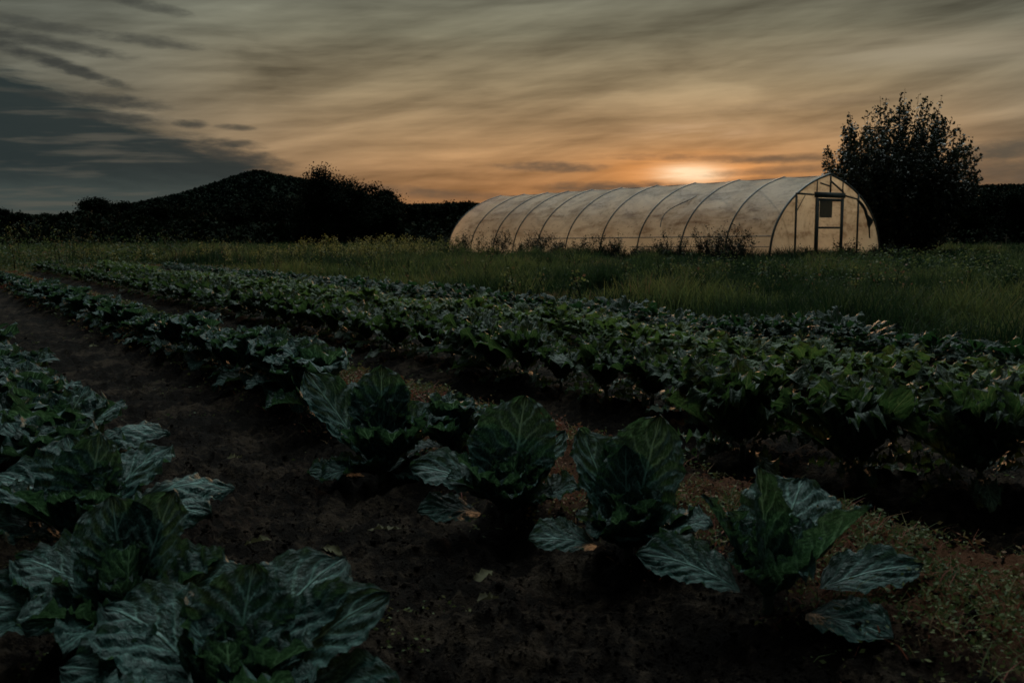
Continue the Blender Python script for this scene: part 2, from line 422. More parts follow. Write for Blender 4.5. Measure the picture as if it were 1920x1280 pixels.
# loose clods of soil lying between the rows
n = 22000
a = rng.uniform(-27, 27, n); r = 2.3 * np.exp(rng.uniform(0, 1, n) ** 1.2 * 1.7)
cx, cy = r * np.sin(np.radians(a)), r * np.cos(np.radians(a))
k = across(cx, cy) < 8.3; cx, cy = cx[k], cy[k]; n = len(cx)
ico = np.array([[0, 0, 1], [.9, 0, .3], [.28, .85, .35], [-.72, .53, .3], [-.72, -.53, .35], [.28, -.85, .3], [.6, .5, -.5], [-.3, .7, -.5], [-.7, -.1, -.5], [0, -.7, -.5], [.7, -.4, -.5]])
icf = np.array([[0, 1, 2], [0, 2, 3], [0, 3, 4], [0, 4, 5], [0, 5, 1], [1, 6, 2], [2, 6, 7], [2, 7, 3], [3, 7, 8], [3, 8, 4], [4, 8, 9], [4, 9, 5], [5, 9, 10], [5, 10, 1], [1, 10, 6]])
sz = rng.uniform(.002, .0075, n) * (1 + (rng.random(n) < .06) * 1.3)
V = ico[None] * sz[:, None, None] * rng.uniform(.6, 1.4, (n, 11, 3)) * np.array([1, 1, .7])
V = V + np.stack([cx, cy, ground_z(cx, cy) + sz * .3], 1)[:, None]
F = (icf[None] + np.arange(n)[:, None, None] * 11).reshape(-1, 3)
o = build('soil_clods', V.reshape(-1, 3), [F], M_SOIL, smooth=False, extra={'meadow': np.zeros(n * 11), 'ridge': np.zeros(n * 11)})
tag(o, 'loose crumbs and clods of dark earth lying between the crop rows', 'soil', kind='stuff')

# ================================================================ leaves and plants
def leaf(az, e0, bend, L, W, pet=.2, cup=.35, ruf=.05, twist=0., droop=.0, lob=0., side=0., nu=16, nv=9, base=(0, 0, 0), seed=None, rk=5., puck=.0, start=.02):
    rs = np.random.default_rng(seed if seed is not None else int(rng.integers(1e9)))
    u = np.linspace(0, 1, nu); v = np.linspace(-1, 1, nv)
    e = R(e0) - R(bend) * u ** 1.4
    h = R(az) + R(side) * u ** 1.5
    T = np.stack([np.cos(h) * np.cos(e), np.sin(h) * np.cos(e), np.sin(e)], 1)
    P = np.concatenate([[[0, 0, 0]], np.cumsum((T[1:] + T[:-1]) / 2 * L / (nu - 1), 0)]) + np.array(base) + start * T[0]
    S = np.stack([-np.sin(h), np.cos(h), 0 * h], 1); N = np.cross(T, S)
    N = np.where((N[:, 2:3] < -.9), -N, N)
    tw = R(twist) * u
    S2 = S * np.cos(tw)[:, None] + N * np.sin(tw)[:, None]; N2 = -S * np.sin(tw)[:, None] + N * np.cos(tw)[:, None]
    s = np.clip((u - pet) / (1 - pet), 0, 1)
    wdt = np.sin(np.pi * s ** .72) ** .62
    wdt = np.where(s > .5, np.maximum(wdt, np.sqrt(np.clip(1 - ((s - .5) / .5) ** 2.6, 0, 1))), wdt)
    if lob: wdt = wdt * (1 + lob * np.sin(s * 19 + rs.uniform(0, 6)) * np.clip(s * 3, 0, 1)) * (.75 + .25 * s)
    wdt = W / 2 * wdt + .012 * L * (1.6 - u)
    ph = rs.uniform(0, 6.28, 4)
    U, VV = np.meshgrid(u, v, indexing='ij'); w2 = wdt[:, None]
    av = np.abs(VV)
    th = cup * VV * np.clip(w2 / (W / 2 + 1e-6), 0, 1.2) * 1.5      # blade curves up at the sides
    lat = np.sin(th) / (cup * 1.5 + 1e-6) * w2 if cup else VV * w2
    up = (1 - np.cos(th)) / (cup * 1.5 + 1e-6) * w2 if cup else 0 * VV
    sg = np.where(VV > 0, 1, -1)
    edgew = av ** 2.2 * np.clip(s * 3, 0, 1)[:, None]
    rufv = ruf * L * edgew * (.75 * np.sin(U * rk * 6.28 + ph[0] + sg) + .5 * np.sin(U * rk * 13.3 + ph[1] * sg) + .4 * np.sin(U * rk * 24 + ph[2]))
    q = U * 7 - av ** .8 * 2.3
    pk = -np.cos(2 * np.pi * (q + .25 * np.sin(U * 9 + ph[2]) + .2 * np.sin(VV * 5 + ph[3]))) * (.5 + np.sin(U * 5 + VV * 3 + ph[0]) ** 2) * puck * L * np.sin(np.pi * np.clip(av, 0, 1)) ** .6 * np.clip(s * 2, 0, 1)[:, None]
    tipd = -droop * L * (av ** 2) * (s ** 1.5)[:, None]
    along_j = ruf * .18 * L * av ** 3 * np.sin(U * rk * 8 + ph[3] * 2) * np.clip(s * 3, 0, 1)[:, None]
    # the tip rounds over instead of ending in a square edge
    V3 = P[:, None] + S2[:, None] * lat[..., None] + N2[:, None] * (up + rufv + pk + tipd)[..., None] + T[:, None] * along_j[..., None]
    i = np.arange(nu - 1)[:, None] * nv; j = np.arange(nv - 1)[None]
    F = np.stack([i + j, i + nv + j, i + nv + j + 1, i + j + 1], -1).reshape(-1, 4)
    return V3.reshape(-1, 3), F, np.stack([U.ravel(), VV.ravel() * .5 + .5], 1), float(rs.random())

def stalk_geo(h, r=.016):
    z = np.linspace(-.06, h, 6)
    P = np.stack([np.sin(z * 9) * .006, np.cos(z * 7) * .005, z], 1)
    return tube(P, np.linspace(r, r * .75, 6), 8)

def generic_leaves(kind, n, size, seed, nu=12, nv=7):
    rs = np.random.default_rng(seed); out = []
    for k in range(n):
        f = (k + .5) / n                                     # 0 inner .. 1 outer
        az_ = k * 137.5 + rs.uniform(-25, 25)
        if kind == 'cabbage':
            e0 = 87 - 34 * f ** 1.2 + rs.uniform(-6, 6); L = size * (.55 + .45 * f ** .4) * rs.uniform(.88, 1.1)
            if f > .72: e0 = rs.uniform(5, 52); L *= rs.uniform(.5, .85)
            out.append(leaf(az_, e0, rs.uniform(5, 40) + 30 * f, L, L * (rs.uniform(.50, .66) if nu < 20 else rs.uniform(.58, .76)), pet=.08 + .06 * f, cup=rs.uniform(.35, .85), ruf=rs.uniform(.04, .08),
                            twist=rs.uniform(-18, 18), droop=rs.uniform(0, .12), nu=nu, nv=nv, base=(0, 0, .02 + .05 * (1 - f)), rk=rs.uniform(3, 5.5), seed=int(rs.integers(1e9)), puck=.008 if nu > 20 else 0))
        elif kind == 'kale':
            e0 = 88 - 46 * f ** 1.2 + rs.uniform(-8, 8); L = size * (.55 + .42 * f ** .5) * rs.uniform(.7, 1.12)
            if f > .80: e0 = rs.uniform(0, 45); L *= rs.uniform(.45, .8)
            out.append(leaf(az_, e0, rs.uniform(5, 45) + 15 * f, L, L * rs.uniform(.28, .40), pet=.12, cup=rs.uniform(.3, 1.0), ruf=rs.uniform(.06, .10), lob=.08,
                            twist=rs.uniform(-40, 40), droop=rs.uniform(0, .12), nu=nu, nv=nv, base=(0, 0, .05), rk=rs.uniform(3, 5), seed=int(rs.integers(1e9))))
        elif kind == 'light':
            e0 = 84 - 70 * f + rs.uniform(-12, 12); L = size * rs.uniform(.6, 1.08)
            out.append(leaf(az_, e0, rs.uniform(25, 70), L, L * rs.uniform(.24, .33), pet=.5, cup=rs.uniform(.1, .6), ruf=rs.uniform(.05, .10), lob=.22,
                            twist=rs.uniform(-45, 45), droop=rs.uniform(0, .2), nu=nu, nv=nv, base=(0, 0, .05), rk=rs.uniform(3, 6), seed=int(rs.integers(1e9))))
        else:
            e0 = 84 - 72 * f + rs.uniform(-12, 12); L = size * rs.uniform(.6, 1.0)
            out.append(leaf(az_, e0, rs.uniform(25, 75), L, L * rs.uniform(.22, .31), pet=.48, cup=rs.uniform(.1, .5), ruf=rs.uniform(.03, .06), lob=.06,
                            twist=rs.uniform(-40, 40), droop=rs.uniform(0, .2), nu=nu, nv=nv, base=(rs.uniform(-.07, .07), rs.uniform(-.07, .07), .03), rk=3, seed=int(rs.integers(1e9))))
    return out
def plant_parts(name, leaves, mat, loc, label, cat, group=None, stalk=.07, sr=.016):
    root = empty(name, loc, label, cat, group)
    for (V, F, U, t) in leaves:
        build('leaf', V, [F], mat, root, uv=U, tint=np.full(len(V), t))
    V, F = stalk_geo(stalk, sr); build('stalk', V, [F], M_STALK, root)
    return root
def plant_mesh(name, leaves, mat, parent=None):
    b = Bag()
    for (V, F, U, t) in leaves: b.add(V, F, U, t)
    return b.build(name, mat, parent)

# ---- the plants the photograph shows large, leaf by leaf
HN = dict(nu=56, nv=29, puck=.011, rk=4.2)
def H(*a, **k):
    d = dict(HN); d.update(k); return leaf(*a, **d)
def ground_at(px, py, dz=.1):
    x, y, z = ray(px, py); t = (CAM_H - dz) / -z
    return x * t, y * t
def heart(n, size, seed):
    rs = np.random.default_rng(seed)
    return [leaf(k * 137.5 + rs.uniform(-20, 20), rs.uniform(55, 86), rs.uniform(-5, 60), size * rs.uniform(.6, 1.1), size * rs.uniform(.5, .8), pet=.05, cup=rs.uniform(.5, 1.1),
                 ruf=rs.uniform(.05, .09), twist=rs.uniform(-25, 25), nu=34, nv=17, base=(0, 0, .03), rk=rs.uniform(3, 5), seed=int(rs.integers(1e9)), puck=.012) for k in range(n)]
def skirt(n, size, seed):
    rs = np.random.default_rng(seed)
    return [leaf(k * 360 / n + rs.uniform(-20, 20), rs.uniform(28, 62), rs.uniform(10, 60), size * rs.uniform(.6, 1.), size * rs.uniform(.4, .6), pet=.08, cup=rs.uniform(.2, .8),
                 ruf=rs.uniform(.035, .07), twist=rs.uniform(-30, 30), nu=34, nv=17, base=(0, 0, .01), rk=rs.uniform(3, 5), seed=int(rs.integers(1e9)), puck=.012) for k in range(n)]
def hero(px, py, leaves, label, dz=.1, mat=None, scale=1.0, stalk=.07):
    if len(leaves) < 14: leaves = leaves + ([] if px == 1440 else skirt(8, .36, px + 1)) + heart(5 if px == 1440 else 9 if px > 500 else 7, .26 if px > 500 else .24, px)
    x, y = ground_at(px, py, dz)
    r = plant_parts('cabbage_plant', leaves, mat or M_CAB, (x, y, float(ground_z(x, y))), label, 'cabbage', None, stalk, .02)
    r.scale = (scale,) * 3
    return x, y
taken = []
taken.append(hero(1440, 1150, [
    H(112, 84, 6, .42, .17, cup=1.2, ruf=.03, seed=1, pet=.12), H(58, 62, 46, .48, .30, cup=.25, ruf=.022, seed=2, pet=.2, twist=8),
    H(348, 54, 8, .43, .29, cup=.7, ruf=.02, seed=3, twist=-22, pet=.15), H(172, 38, 40, .42, .19, cup=.3, ruf=.024, seed=4, twist=-40, pet=.2),
    H(9, 24, 26, .50, .17, cup=.25, ruf=.024, seed=5, twist=30, pet=.32), H(312, 16, 24, .38, .17, cup=.3, ruf=.024, seed=6, twist=26, pet=.3),
    H(150, 62, 10, .38, .07, cup=.9, ruf=.03, seed=7), H(85, 80, 10, .26, .18, cup=.9, ruf=.04, seed=9), H(30, 70, 30, .30, .2, cup=.6, ruf=.05, seed=8)],
    'nearest cabbage plant on the right with pale veined leaves spread flat on both sides'))
taken.append(hero(1178, 1045, [
    H(142, 68, 10, .47, .34, cup=.4, ruf=.024, seed=11, pet=.08, twist=-8), H(36, 76, 6, .50, .35, cup=.3, ruf=.024, seed=12, pet=.08, twist=16),
    H(92, 74, 0, .38, .24, cup=.5, ruf=.02, seed=13, pet=.12), H(192, 26, 30, .36, .18, cup=.3, ruf=.024, seed=14, pet=.3, twist=-30),
    H(262, 62, 70, .19, .24, cup=.2, ruf=.05, seed=15), H(336, 40, 30, .26, .18, cup=.5, seed=16, twist=20), H(120, 60, 20, .4, .24, cup=.4, seed=17)],
    'cabbage plant with two big round upright leaves side by side like a pair of ears'))
taken.append(hero(955, 965, [
    H(66, 76, 12, .50, .36, cup=.4, ruf=.022, seed=21, pet=.15, twist=6), H(118, 68, 18, .42, .28, cup=.5, ruf=.03, seed=22, pet=.15, twist=-10),
    H(30, 62, 26, .42, .28, cup=.5, ruf=.03, seed=23, pet=.15, twist=15), H(176, 50, 56, .46, .23, cup=.25, ruf=.024, seed=24, pet=.22, twist=-34),
    H(202, 22, 26, .38, .18, cup=.2, ruf=.024, seed=25, pet=.3, twist=-30), H(300, 58, 26, .24, .2, cup=.6, ruf=.04, seed=26), H(345, 42, 34, .32, .22, cup=.4, seed=27, twist=20),
    H(90, 80, 6, .28, .2, cup=.9, ruf=.05, seed=28), H(250, 56, 40, .2, .18, cup=.5, ruf=.05, seed=29)],
    'cabbage plant left of the two-eared one with one flat leaf reaching left'))
taken.append(hero(850, 870, generic_leaves('cabbage', 12, .30, 31, 30, 17), 'small cabbage plant with curled pale leaves and yellow green heart', mat=M_CAB))
taken.append(hero(715, 872, [
    H(150, 50, 8, .68, .26, cup=.4, ruf=.02, seed=41, pet=.2, twist=-30), H(95, 76, 10, .56, .30, cup=.5, ruf=.03, seed=42, pet=.2),
    H(125, 72, 12, .50, .28, cup=.5, ruf=.04, seed=43), H(60, 74, 14, .48, .28, cup=.6, ruf=.04, seed=44), H(30, 60, 20, .46, .26, cup=.6, ruf=.03, seed=45),
    H(355, 58, 22, .42, .24, cup=.6, seed=46), H(80, 82, 4, .40, .22, cup=.9, seed=47), H(200, 60, 20, .34, .20, cup=.6, seed=48), H(250, 66, 20, .34, .22, cup=.8, seed=49),
    H(300, 62, 18, .34, .22, cup=.7, seed=50), H(205, 22, 26, .36, .18, cup=.2, seed=51, twist=-30), H(330, 24, 30, .32, .18, cup=.3, seed=52, twist=25), H(110, 84, 4, .34, .2, cup=1, seed=53)],
    'large bushy cabbage plant with a long ribbed leaf leaning out to the left'))
taken.append(hero(590, 790, generic_leaves('cabbage', 17, .47, 61, 34, 19), 'full cabbage plant in the middle row just behind the large bushy one'))
# left row, close to the camera
taken.append(hero(430, 1340, [
    H(84, 66, 16, .36, .27, cup=.35, ruf=.024, seed=71, pet=.06, twist=6), H(22, 44, 26, .46, .24, cup=.35, ruf=.02, seed=72, pet=.1, twist=34),
    H(56, 58, 56, .50, .26, cup=.25, ruf=.02, seed=73, pet=.12, twist=22), H(150, 44, 50, .48, .28, cup=.3, ruf=.025, seed=74, pet=.1, twist=-28),
    H(348, 26, 34, .44, .22, cup=.3, ruf=.02, seed=75, pet=.15, twist=30), H(176, 30, 34, .42, .26, cup=.3, seed=76, twist=-30), H(110, 80, 6, .22, .16, cup=.9, seed=77),
    H(225, 30, 30, .36, .2, seed=79, twist=-20)],
    'cabbage plant at the bottom left with a big dark round leaf facing the viewer', dz=.1))
taken.append(hero(240, 1190, [
    H(52, 72, 12, .42, .30, cup=.4, ruf=.024, seed=91, pet=.1, twist=12), H(122, 72, 14, .40, .28, cup=.6, ruf=.022, seed=92, pet=.1, twist=-8),
    H(182, 24, 34, .50, .24, cup=.3, ruf=.024, seed=93, pet=.18, twist=-38), H(160, 46, 52, .44, .24, cup=.3, seed=94, twist=-25), H(90, 80, 6, .28, .2, cup=.9, ruf=.05, seed=95),
    H(15, 46, 46, .36, .22, cup=.5, seed=96, twist=25), H(230, 36, 30, .32, .2, seed=97, twist=-20), H(300, 52, 30, .24, .18, cup=.5, seed=98)],
    'cabbage plant second from the bottom left with two folded upright leaves', dz=.1))
taken.append(hero(165, 1040, [
    H(22, 54, 84, .58, .32, cup=-.3, ruf=.025, seed=101, pet=.1, puck=.015, twist=12), H(350, 46, 66, .52, .30, cup=-.25, ruf=.025, seed=102, pet=.12, puck=.015, twist=20), H(55, 66, 60, .50, .30, cup=.2, ruf=.035, seed=103),
    H(160, 54, 56, .50, .30, cup=.3, ruf=.035, seed=104, twist=-20), H(125, 68, 30, .46, .30, cup=.4, ruf=.035, seed=105), H(90, 76, 16, .42, .28, cup=.7, ruf=.04, seed=106),
    H(190, 36, 46, .46, .26, cup=.3, seed=107, twist=-25), H(215, 56, 20, .38, .2, cup=.7, ruf=.035, seed=108), H(285, 62, 20, .30, .22, cup=.7, seed=109), H(40, 78, 8, .32, .22, cup=.9, ruf=.05, seed=110), H(320, 56, 40, .36, .24, cup=.4, seed=111)],
    'spreading cabbage plant on the left with drooping pale ribbed leaves', dz=.1))
taken.append(hero(110, 915, [
    H(15, 62, 92, .58, .32, cup=-.25, ruf=.022, seed=121, pet=.15, puck=.015, twist=12), H(55, 68, 60, .50, .30, cup=.3, ruf=.035, seed=122), H(345, 44, 60, .46, .28, cup=-.2, ruf=.03, seed=123, puck=.014, twist=18)]
    + generic_leaves('cabbage', 14, .50, 124, 34, 19), 'cabbage plant on the left with one arched leaf hanging over the path', dz=.1))
# second row from the right foreground
for px, py, sd, lb, s_ in ((1392, 845, 131, 'dark fan-shaped kale plant in the third row with one pale curled left leaf', .60),
                       (1612, 893, 132, 'wide dark kale plant in the third row, middle of the three nearest on the right', .60),
                       (1835, 925, 133, 'big kale plant at the right edge with a yellow green crumpled heart', .60)):
    lv = generic_leaves('kale', 58, s_, sd, 36, 15) + [H(178, 46, 20, .52, .19, cup=.5, ruf=.05, seed=sd * 3, twist=20), H(200, 60, 22, .46, .2, cup=.6, ruf=.04, seed=sd * 5)]
    taken.append(hero(px, py, lv, lb, mat=M_CAB2))

# ---- the rest of the rows: prototypes, then copies
def copy_tree(o, parent=None):
    c = o.copy(); COL.objects.link(c); c.parent = parent
    for ch in o.children: copy_tree(ch, c)
    return c
KINDS = {'cabbage': ('cabbage_plant', M_CAB, .43, 28), 'kale': ('kale_plant', M_CAB2, .50, 46), 'light': ('kohlrabi_plant', M_LIGHT, .42, 64), 'dark': ('beet_plant', M_DARK, .38, 60)}
protos = {}
def get_proto(kind, tier, var):
    key = (kind, tier, var)
    nm, mat, sz, n = KINDS[kind]; gk = kind
    if key in protos:
        return copy_tree(protos[key])
    seed = hash((len(kind) * 7 + ord(kind[0]), tier, var)) % 99991
    if tier == 0:
        o = plant_parts(nm, generic_leaves(gk, n, sz, seed, 26, 13), mat, (0, 0, 0), None, None, None, .07)
    elif tier == 1:
        o = empty(nm, (0, 0, 0), None, None)
        plant_mesh('foliage', generic_leaves(gk, n, sz, seed, 15, 9), mat, o)
        V, F = stalk_geo(.07); build('stalk', V, [F], M_STALK, o)
    else:
        o = plant_mesh(nm, generic_leaves(gk, n - 2, sz, seed, 9, 6), mat)
    protos[key] = o
    return o
rowinfo = [('cabbage', .35, 'left edge row'), ('cabbage', .35, 'middle row along the weedy ridge'), ('kale', .42, 'row beyond the dark furrow'),
           ('light', .36, 'row before the last, yellow green'), ('dark', .38, 'last row against the meadow')]
where = {0: {0: 'in the leftmost row, nearer part', 1: 'in the leftmost row, middle part', 2: 'in the leftmost row, far part'},
         1: {0: 'in the row along the weedy ridge, nearer part', 1: 'in the row along the weedy ridge, middle part', 2: 'in the row along the weedy ridge, far part'},
         2: {0: 'in the row just beyond the dark furrow, nearer part', 1: 'in the row just beyond the dark furrow, middle part', 2: 'in the row just beyond the dark furrow, far part'},
         3: {0: 'in the second last row, nearer part', 1: 'in the second last row, middle part', 2: 'in the second last row, far part'},
         4: {0: 'in the last row against the grass, nearer part', 1: 'in the last row against the grass, middle part', 2: 'in the last row against the grass, far part'}}
look = {'cabbage': ('blue green cabbage plant', 'cabbage'), 'kale': ('dark green crinkled kale plant', 'kale'),
        'light': ('yellow green kohlrabi plant', 'kohlrabi'), 'dark': ('dark glossy beet plant', 'beet')}
cells = []
for ri, (kind, stp, _) in enumerate(rowinfo):
    a0 = -3.5 if ri > 1 else 1.0
    a = a0
    while a < 31.0:
        a += stp * rng.uniform(.85, 1.12)
        o = ROWS[ri] + rng.uniform(-.07, .07) - (.08 if ri == 0 else 0)
        x, y = at_row(o, a)
        if y < 2.0 or abs(x / y) > .62: continue
        if min((x - tx) ** 2 + (y - ty) ** 2 for tx, ty in taken) < .36 ** 2: continue
        if ri == 1 and a < 5.3: continue
        if ri == 0 and (a < 4.2): continue
        if ri == 2 and x > .8 and math.hypot(x, y) < 6.6 and y < 6.2: 
            if min((x - tx) ** 2 + (y - ty) ** 2 for tx, ty in taken) < .6 ** 2: continue
        cells.append((ri, kind, x, y, a))
print('plants', len(cells))
for (ri, kind, x, y, a) in cells:
    d = math.hypot(x, y)
    tier = 0 if d < 7.2 else 1 if d < 13 else 2
    var = int(rng.integers(0, 4 if tier == 0 else 5))
    o = get_proto(kind, tier, var)
    s = rng.uniform(.86, 1.15) * (1 - .22 * sstep(14, 26, a))
    if ri == 0: s *= 1.05
    o.location = (x, y, float(ground_z(x, y)) - .01); o.rotation_euler = (rng.uniform(-.08, .08), rng.uniform(-.08, .08), rng.uniform(0, 6.28))
    sx = s * (.66 if ri == 1 else .88 if ri in (0, 2) else .92) * (1 if d > 7 else 1.08); sz_ = s * (1, .76, .92, .80, .80)[ri]
    if ri == 1: k_ = 1 + .28 * (1 - float(sstep(5.5, 11, a))); sx *= k_ * 1.08; sz_ *= k_
    o.scale = (sx * rng.uniform(.95, 1.1), sx * rng.uniform(.95, 1.1), sz_ * rng.uniform(.86, 1.1))
    lk, ct = look[kind]
    tag(o, lk + ' ' + where[ri][tier], ct, lk + 's ' + where[ri][tier])

# ================================================================ small stuff on the ground
def blades(x, y, h, w, lean, tint, segs=2):
    n = len(x); z = ground_z(x, y) - .01
    th = rng.uniform(0, 2 * np.pi, n); ld = rng.uniform(0, 2 * np.pi, n)
    S = np.stack([np.cos(th), np.sin(th), 0 * th], 1) * w[:, None] / 2
    D = np.stack([np.cos(ld), np.sin(ld), 0 * ld], 1) * (lean * h)[:, None]
    B = np.stack([x, y, z], 1); up = np.array([0, 0, 1.])
    M = B + up * (h * .55)[:, None] + D * .3; T = B + up * (h * .95)[:, None] + D
    V = np.stack([B - S, B + S, M - S * .8, M + S * .8, T], 1)
    i = np.arange(n)[:, None] * 5
    F4 = i + np.array([[0, 1, 3, 2]]); F3 = i + np.array([[2, 3, 4]])
    return V.reshape(-1, 3), F4, F3, np.repeat(tint, 5)
def leafbits(c, size, flat=.5, asp=.5):
    """small pointed leaf quads at centres c"""
    n = len(c); d = rng.normal(size=(n, 3)); d[:, 2] *= flat; d /= np.linalg.norm(d, axis=1)[:, None]
    s = np.cross(d, rng.normal(size=(n, 3))); s /= np.linalg.norm(s, axis=1)[:, None] + 1e-9
    a, b = d * size[:, None] / 2, s * size[:, None] * asp / 2
    V = np.stack([c - a, c + b - a * .1, c + a, c - b - a * .1], 1).reshape(-1, 3)
    return V, (np.arange(n)[:, None] * 4 + np.array([[0, 1, 2, 3]]))
def wedge(n, r0, r1, half=31, p=1.0):
    a = np.radians(rng.uniform(-half, half, n)); r = r0 * (r1 / r0) ** (rng.random(n) ** p)
    return r * np.sin(a), r * np.cos(a)

# weeds on the ridge beside the middle row
n = 64000
a = 1.0 + 28 * rng.random(n) ** 1.9; o = rng.normal(2.86, .32, n) + fbm(a * 1.5, a * 0, 4, 3) * .25
k = (o > 2.1) & (o < 3.55) & (vnoise(a * 3.2, o * 3.2, 9) > .22); a, o = a[k], o[k]
x, y = at_row(o, a); d = np.hypot(x, y)
c = np.stack([x, y, ground_z(x, y) + rng.random(len(x)) ** 2 * .06], 1)
V, F = leafbits(c, (.006 + .0013 * d) * rng.uniform(1., 2.4, len(x)), .6, .55)
b = Bag(); b.add(V, F, t=np.repeat(np.clip(vnoise(x * 2.2, y * 2.2, 5) * .9 + rng.normal(0, .15, len(x)), 0, 1), 4))
k = rng.random(len(x)) < .22
V, F4, F3, t = blades(x[k], y[k], rng.uniform(.02, .09, k.sum()), np.full(k.sum(), .0035) * (1 + d[k] * .15), np.full(k.sum(), 1.3), rng.random(k.sum()))
b.add(V, F4, t=t); b.F.setdefault(3, []).append(F3 + b.n - len(V))
tag(b.build('ridge_weeds', M_WEED), 'low green and reddish weeds matted over the earth ridge beside the middle row', 'weeds', kind='stuff')
# thin weeds and dead bits on the soil path and furrows
n = 22000
x, y = wedge(n, 2.3, 16)
o = across(x, y); k = (o < 8) & (vnoise(x * 1.7, y * 1.7, 15) + .5 * vnoise(x * 7, y * 7, 16) > 1.0)
x, y = x[k], y[k]; d = np.hypot(x, y)
c = np.stack([x, y, ground_z(x, y) + rng.random(len(x)) * .02], 1)
V, F = leafbits(c, (.005 + .0015 * d) * rng.uniform(.8, 2.2, len(x)), .25, .5)
b = Bag(); b.add(V, F, t=np.repeat(rng.random(len(x)) * .45, 4))
tag(b.build('path_weeds', M_WEED), 'sparse small weeds and leaf scraps on the dark soil between the rows', 'weeds', kind='stuff')

m, nt = new_mat('dead_leaf'); g = nt.nodes.new('ShaderNodeNewGeometry')
finish(nt, ramp(nt, noise(nt, g.outputs['Position'], 9, 3, .6), [(.35, (.03, .026, .014)), (.65, (.07, .065, .032))]), .8, .1, trans=.2); M_DEAD = m
b = Bag()
for k in range(20):                                   # fallen cabbage leaves withering on the earth
    x0, y0 = wedge(1, 3.0, 11, 27); x0, y0 = float(x0[0]), float(y0[0]); o0 = across(x0, y0)
    if not (.9 < o0 < 8 and abs(o0 - 2.34) > .28): continue
    V, F, U, t = leaf(rng.uniform(0, 360), rng.uniform(0, 14), rng.uniform(0, 25), rng.uniform(.07, .17), rng.uniform(.035, .08), pet=.2, cup=rng.uniform(.2, .9), ruf=.07, twist=rng.uniform(-30, 30), nu=14, nv=7)
    b.add(V + np.array([x0, y0, float(ground_z(x0, y0)) + .02]), F, U, t)
tag(b.build('fallen_leaves', M_DEAD), 'withered yellowish leaves lying here and there on the dark soil', 'leaves', kind='stuff')

# ================================================================ meadow
def in_meadow(x, y): 
    o, a = across(x, y), along(x, y); w_ = fbm(a * .9, o * .9, 21, 3) * .7
    return (o + w_ > 8.35) | (a + w_ > 31)
TX, TY = 8.74, 34.0; TAX, TAY = -math.sin(R(38)), math.cos(R(38)); TWX, TWY = math.cos(R(38)), math.sin(R(38)); TW, TL, TH = 6.7, 19.4, 3.2
def in_tunnel(x, y, m=0.):
    s = (x - TX) * TWX + (y - TY) * TWY; l = (x - TX) * TAX + (y - TY) * TAY
    return (s > -m) & (s < TW + m) & (l > -m) & (l < TL + m)
b = Bag()
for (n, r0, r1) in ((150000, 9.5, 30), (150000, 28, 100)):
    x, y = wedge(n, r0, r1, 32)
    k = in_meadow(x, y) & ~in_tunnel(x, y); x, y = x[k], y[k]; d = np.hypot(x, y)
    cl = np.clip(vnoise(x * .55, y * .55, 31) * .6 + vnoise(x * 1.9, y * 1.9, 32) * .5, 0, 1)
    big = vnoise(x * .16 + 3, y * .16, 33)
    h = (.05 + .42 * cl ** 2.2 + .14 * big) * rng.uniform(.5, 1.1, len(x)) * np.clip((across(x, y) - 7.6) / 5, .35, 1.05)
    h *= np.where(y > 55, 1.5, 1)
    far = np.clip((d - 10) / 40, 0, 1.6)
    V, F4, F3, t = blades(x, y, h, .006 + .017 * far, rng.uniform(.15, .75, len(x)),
                          np.clip(-.12 + .75 * vnoise(x * .23, y * .23, 41) + .45 * vnoise(x * .9, y * .9, 42) - .35 * (cl - .5) + rng.normal(0, .13, len(x)) + .12 * (y > 30) * (x < 0) + .34 * sstep(12.5, 9.5, across(x, y)) - .18 * sstep(12, 15, across(x, y)) * (x > -6), 0, 1))  # shade before the tunnel is put into the tint as a darker band
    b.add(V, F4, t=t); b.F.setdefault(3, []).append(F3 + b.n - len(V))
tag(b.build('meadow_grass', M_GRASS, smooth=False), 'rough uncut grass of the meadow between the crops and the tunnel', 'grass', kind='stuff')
# broadleaf weeds in the meadow, in clumps
n = 110000
x, y = wedge(n, 9.5, 62, 31)
clump = vnoise(x * .42 + 9, y * .42, 51) * .65 + vnoise(x * 1.4, y * 1.4, 52) * .4 + .12 * sstep(2, 10, x)
k = in_meadow(x, y) & ~in_tunnel(x, y, .2) & (clump > .56); x, y, clump = x[k], y[k], clump[k]; d = np.hypot(x, y)
hh = (.10 + 1.5 * (clump - .56)) * rng.random(len(x)) ** .7
hh = hh * np.clip((across(x, y) - 7.6) / 5, .4, 1)
V, F = leafbits(np.stack([x, y, ground_z(x, y) + .03 + hh], 1), (.022 + .0013 * d) * rng.uniform(.8, 1.8, len(x)), .5, .45)
b = Bag(); b.add(V, F, t=np.repeat(np.clip(-.1 + .6 * vnoise(x * .5, y * .5, 53) + .45 * hh + rng.normal(0, .1, len(x)), 0, .9), 4))
tag(b.build('meadow_weeds', M_GRASS, smooth=False), 'leafy weed clumps growing through the meadow grass', 'weeds', kind='stuff')

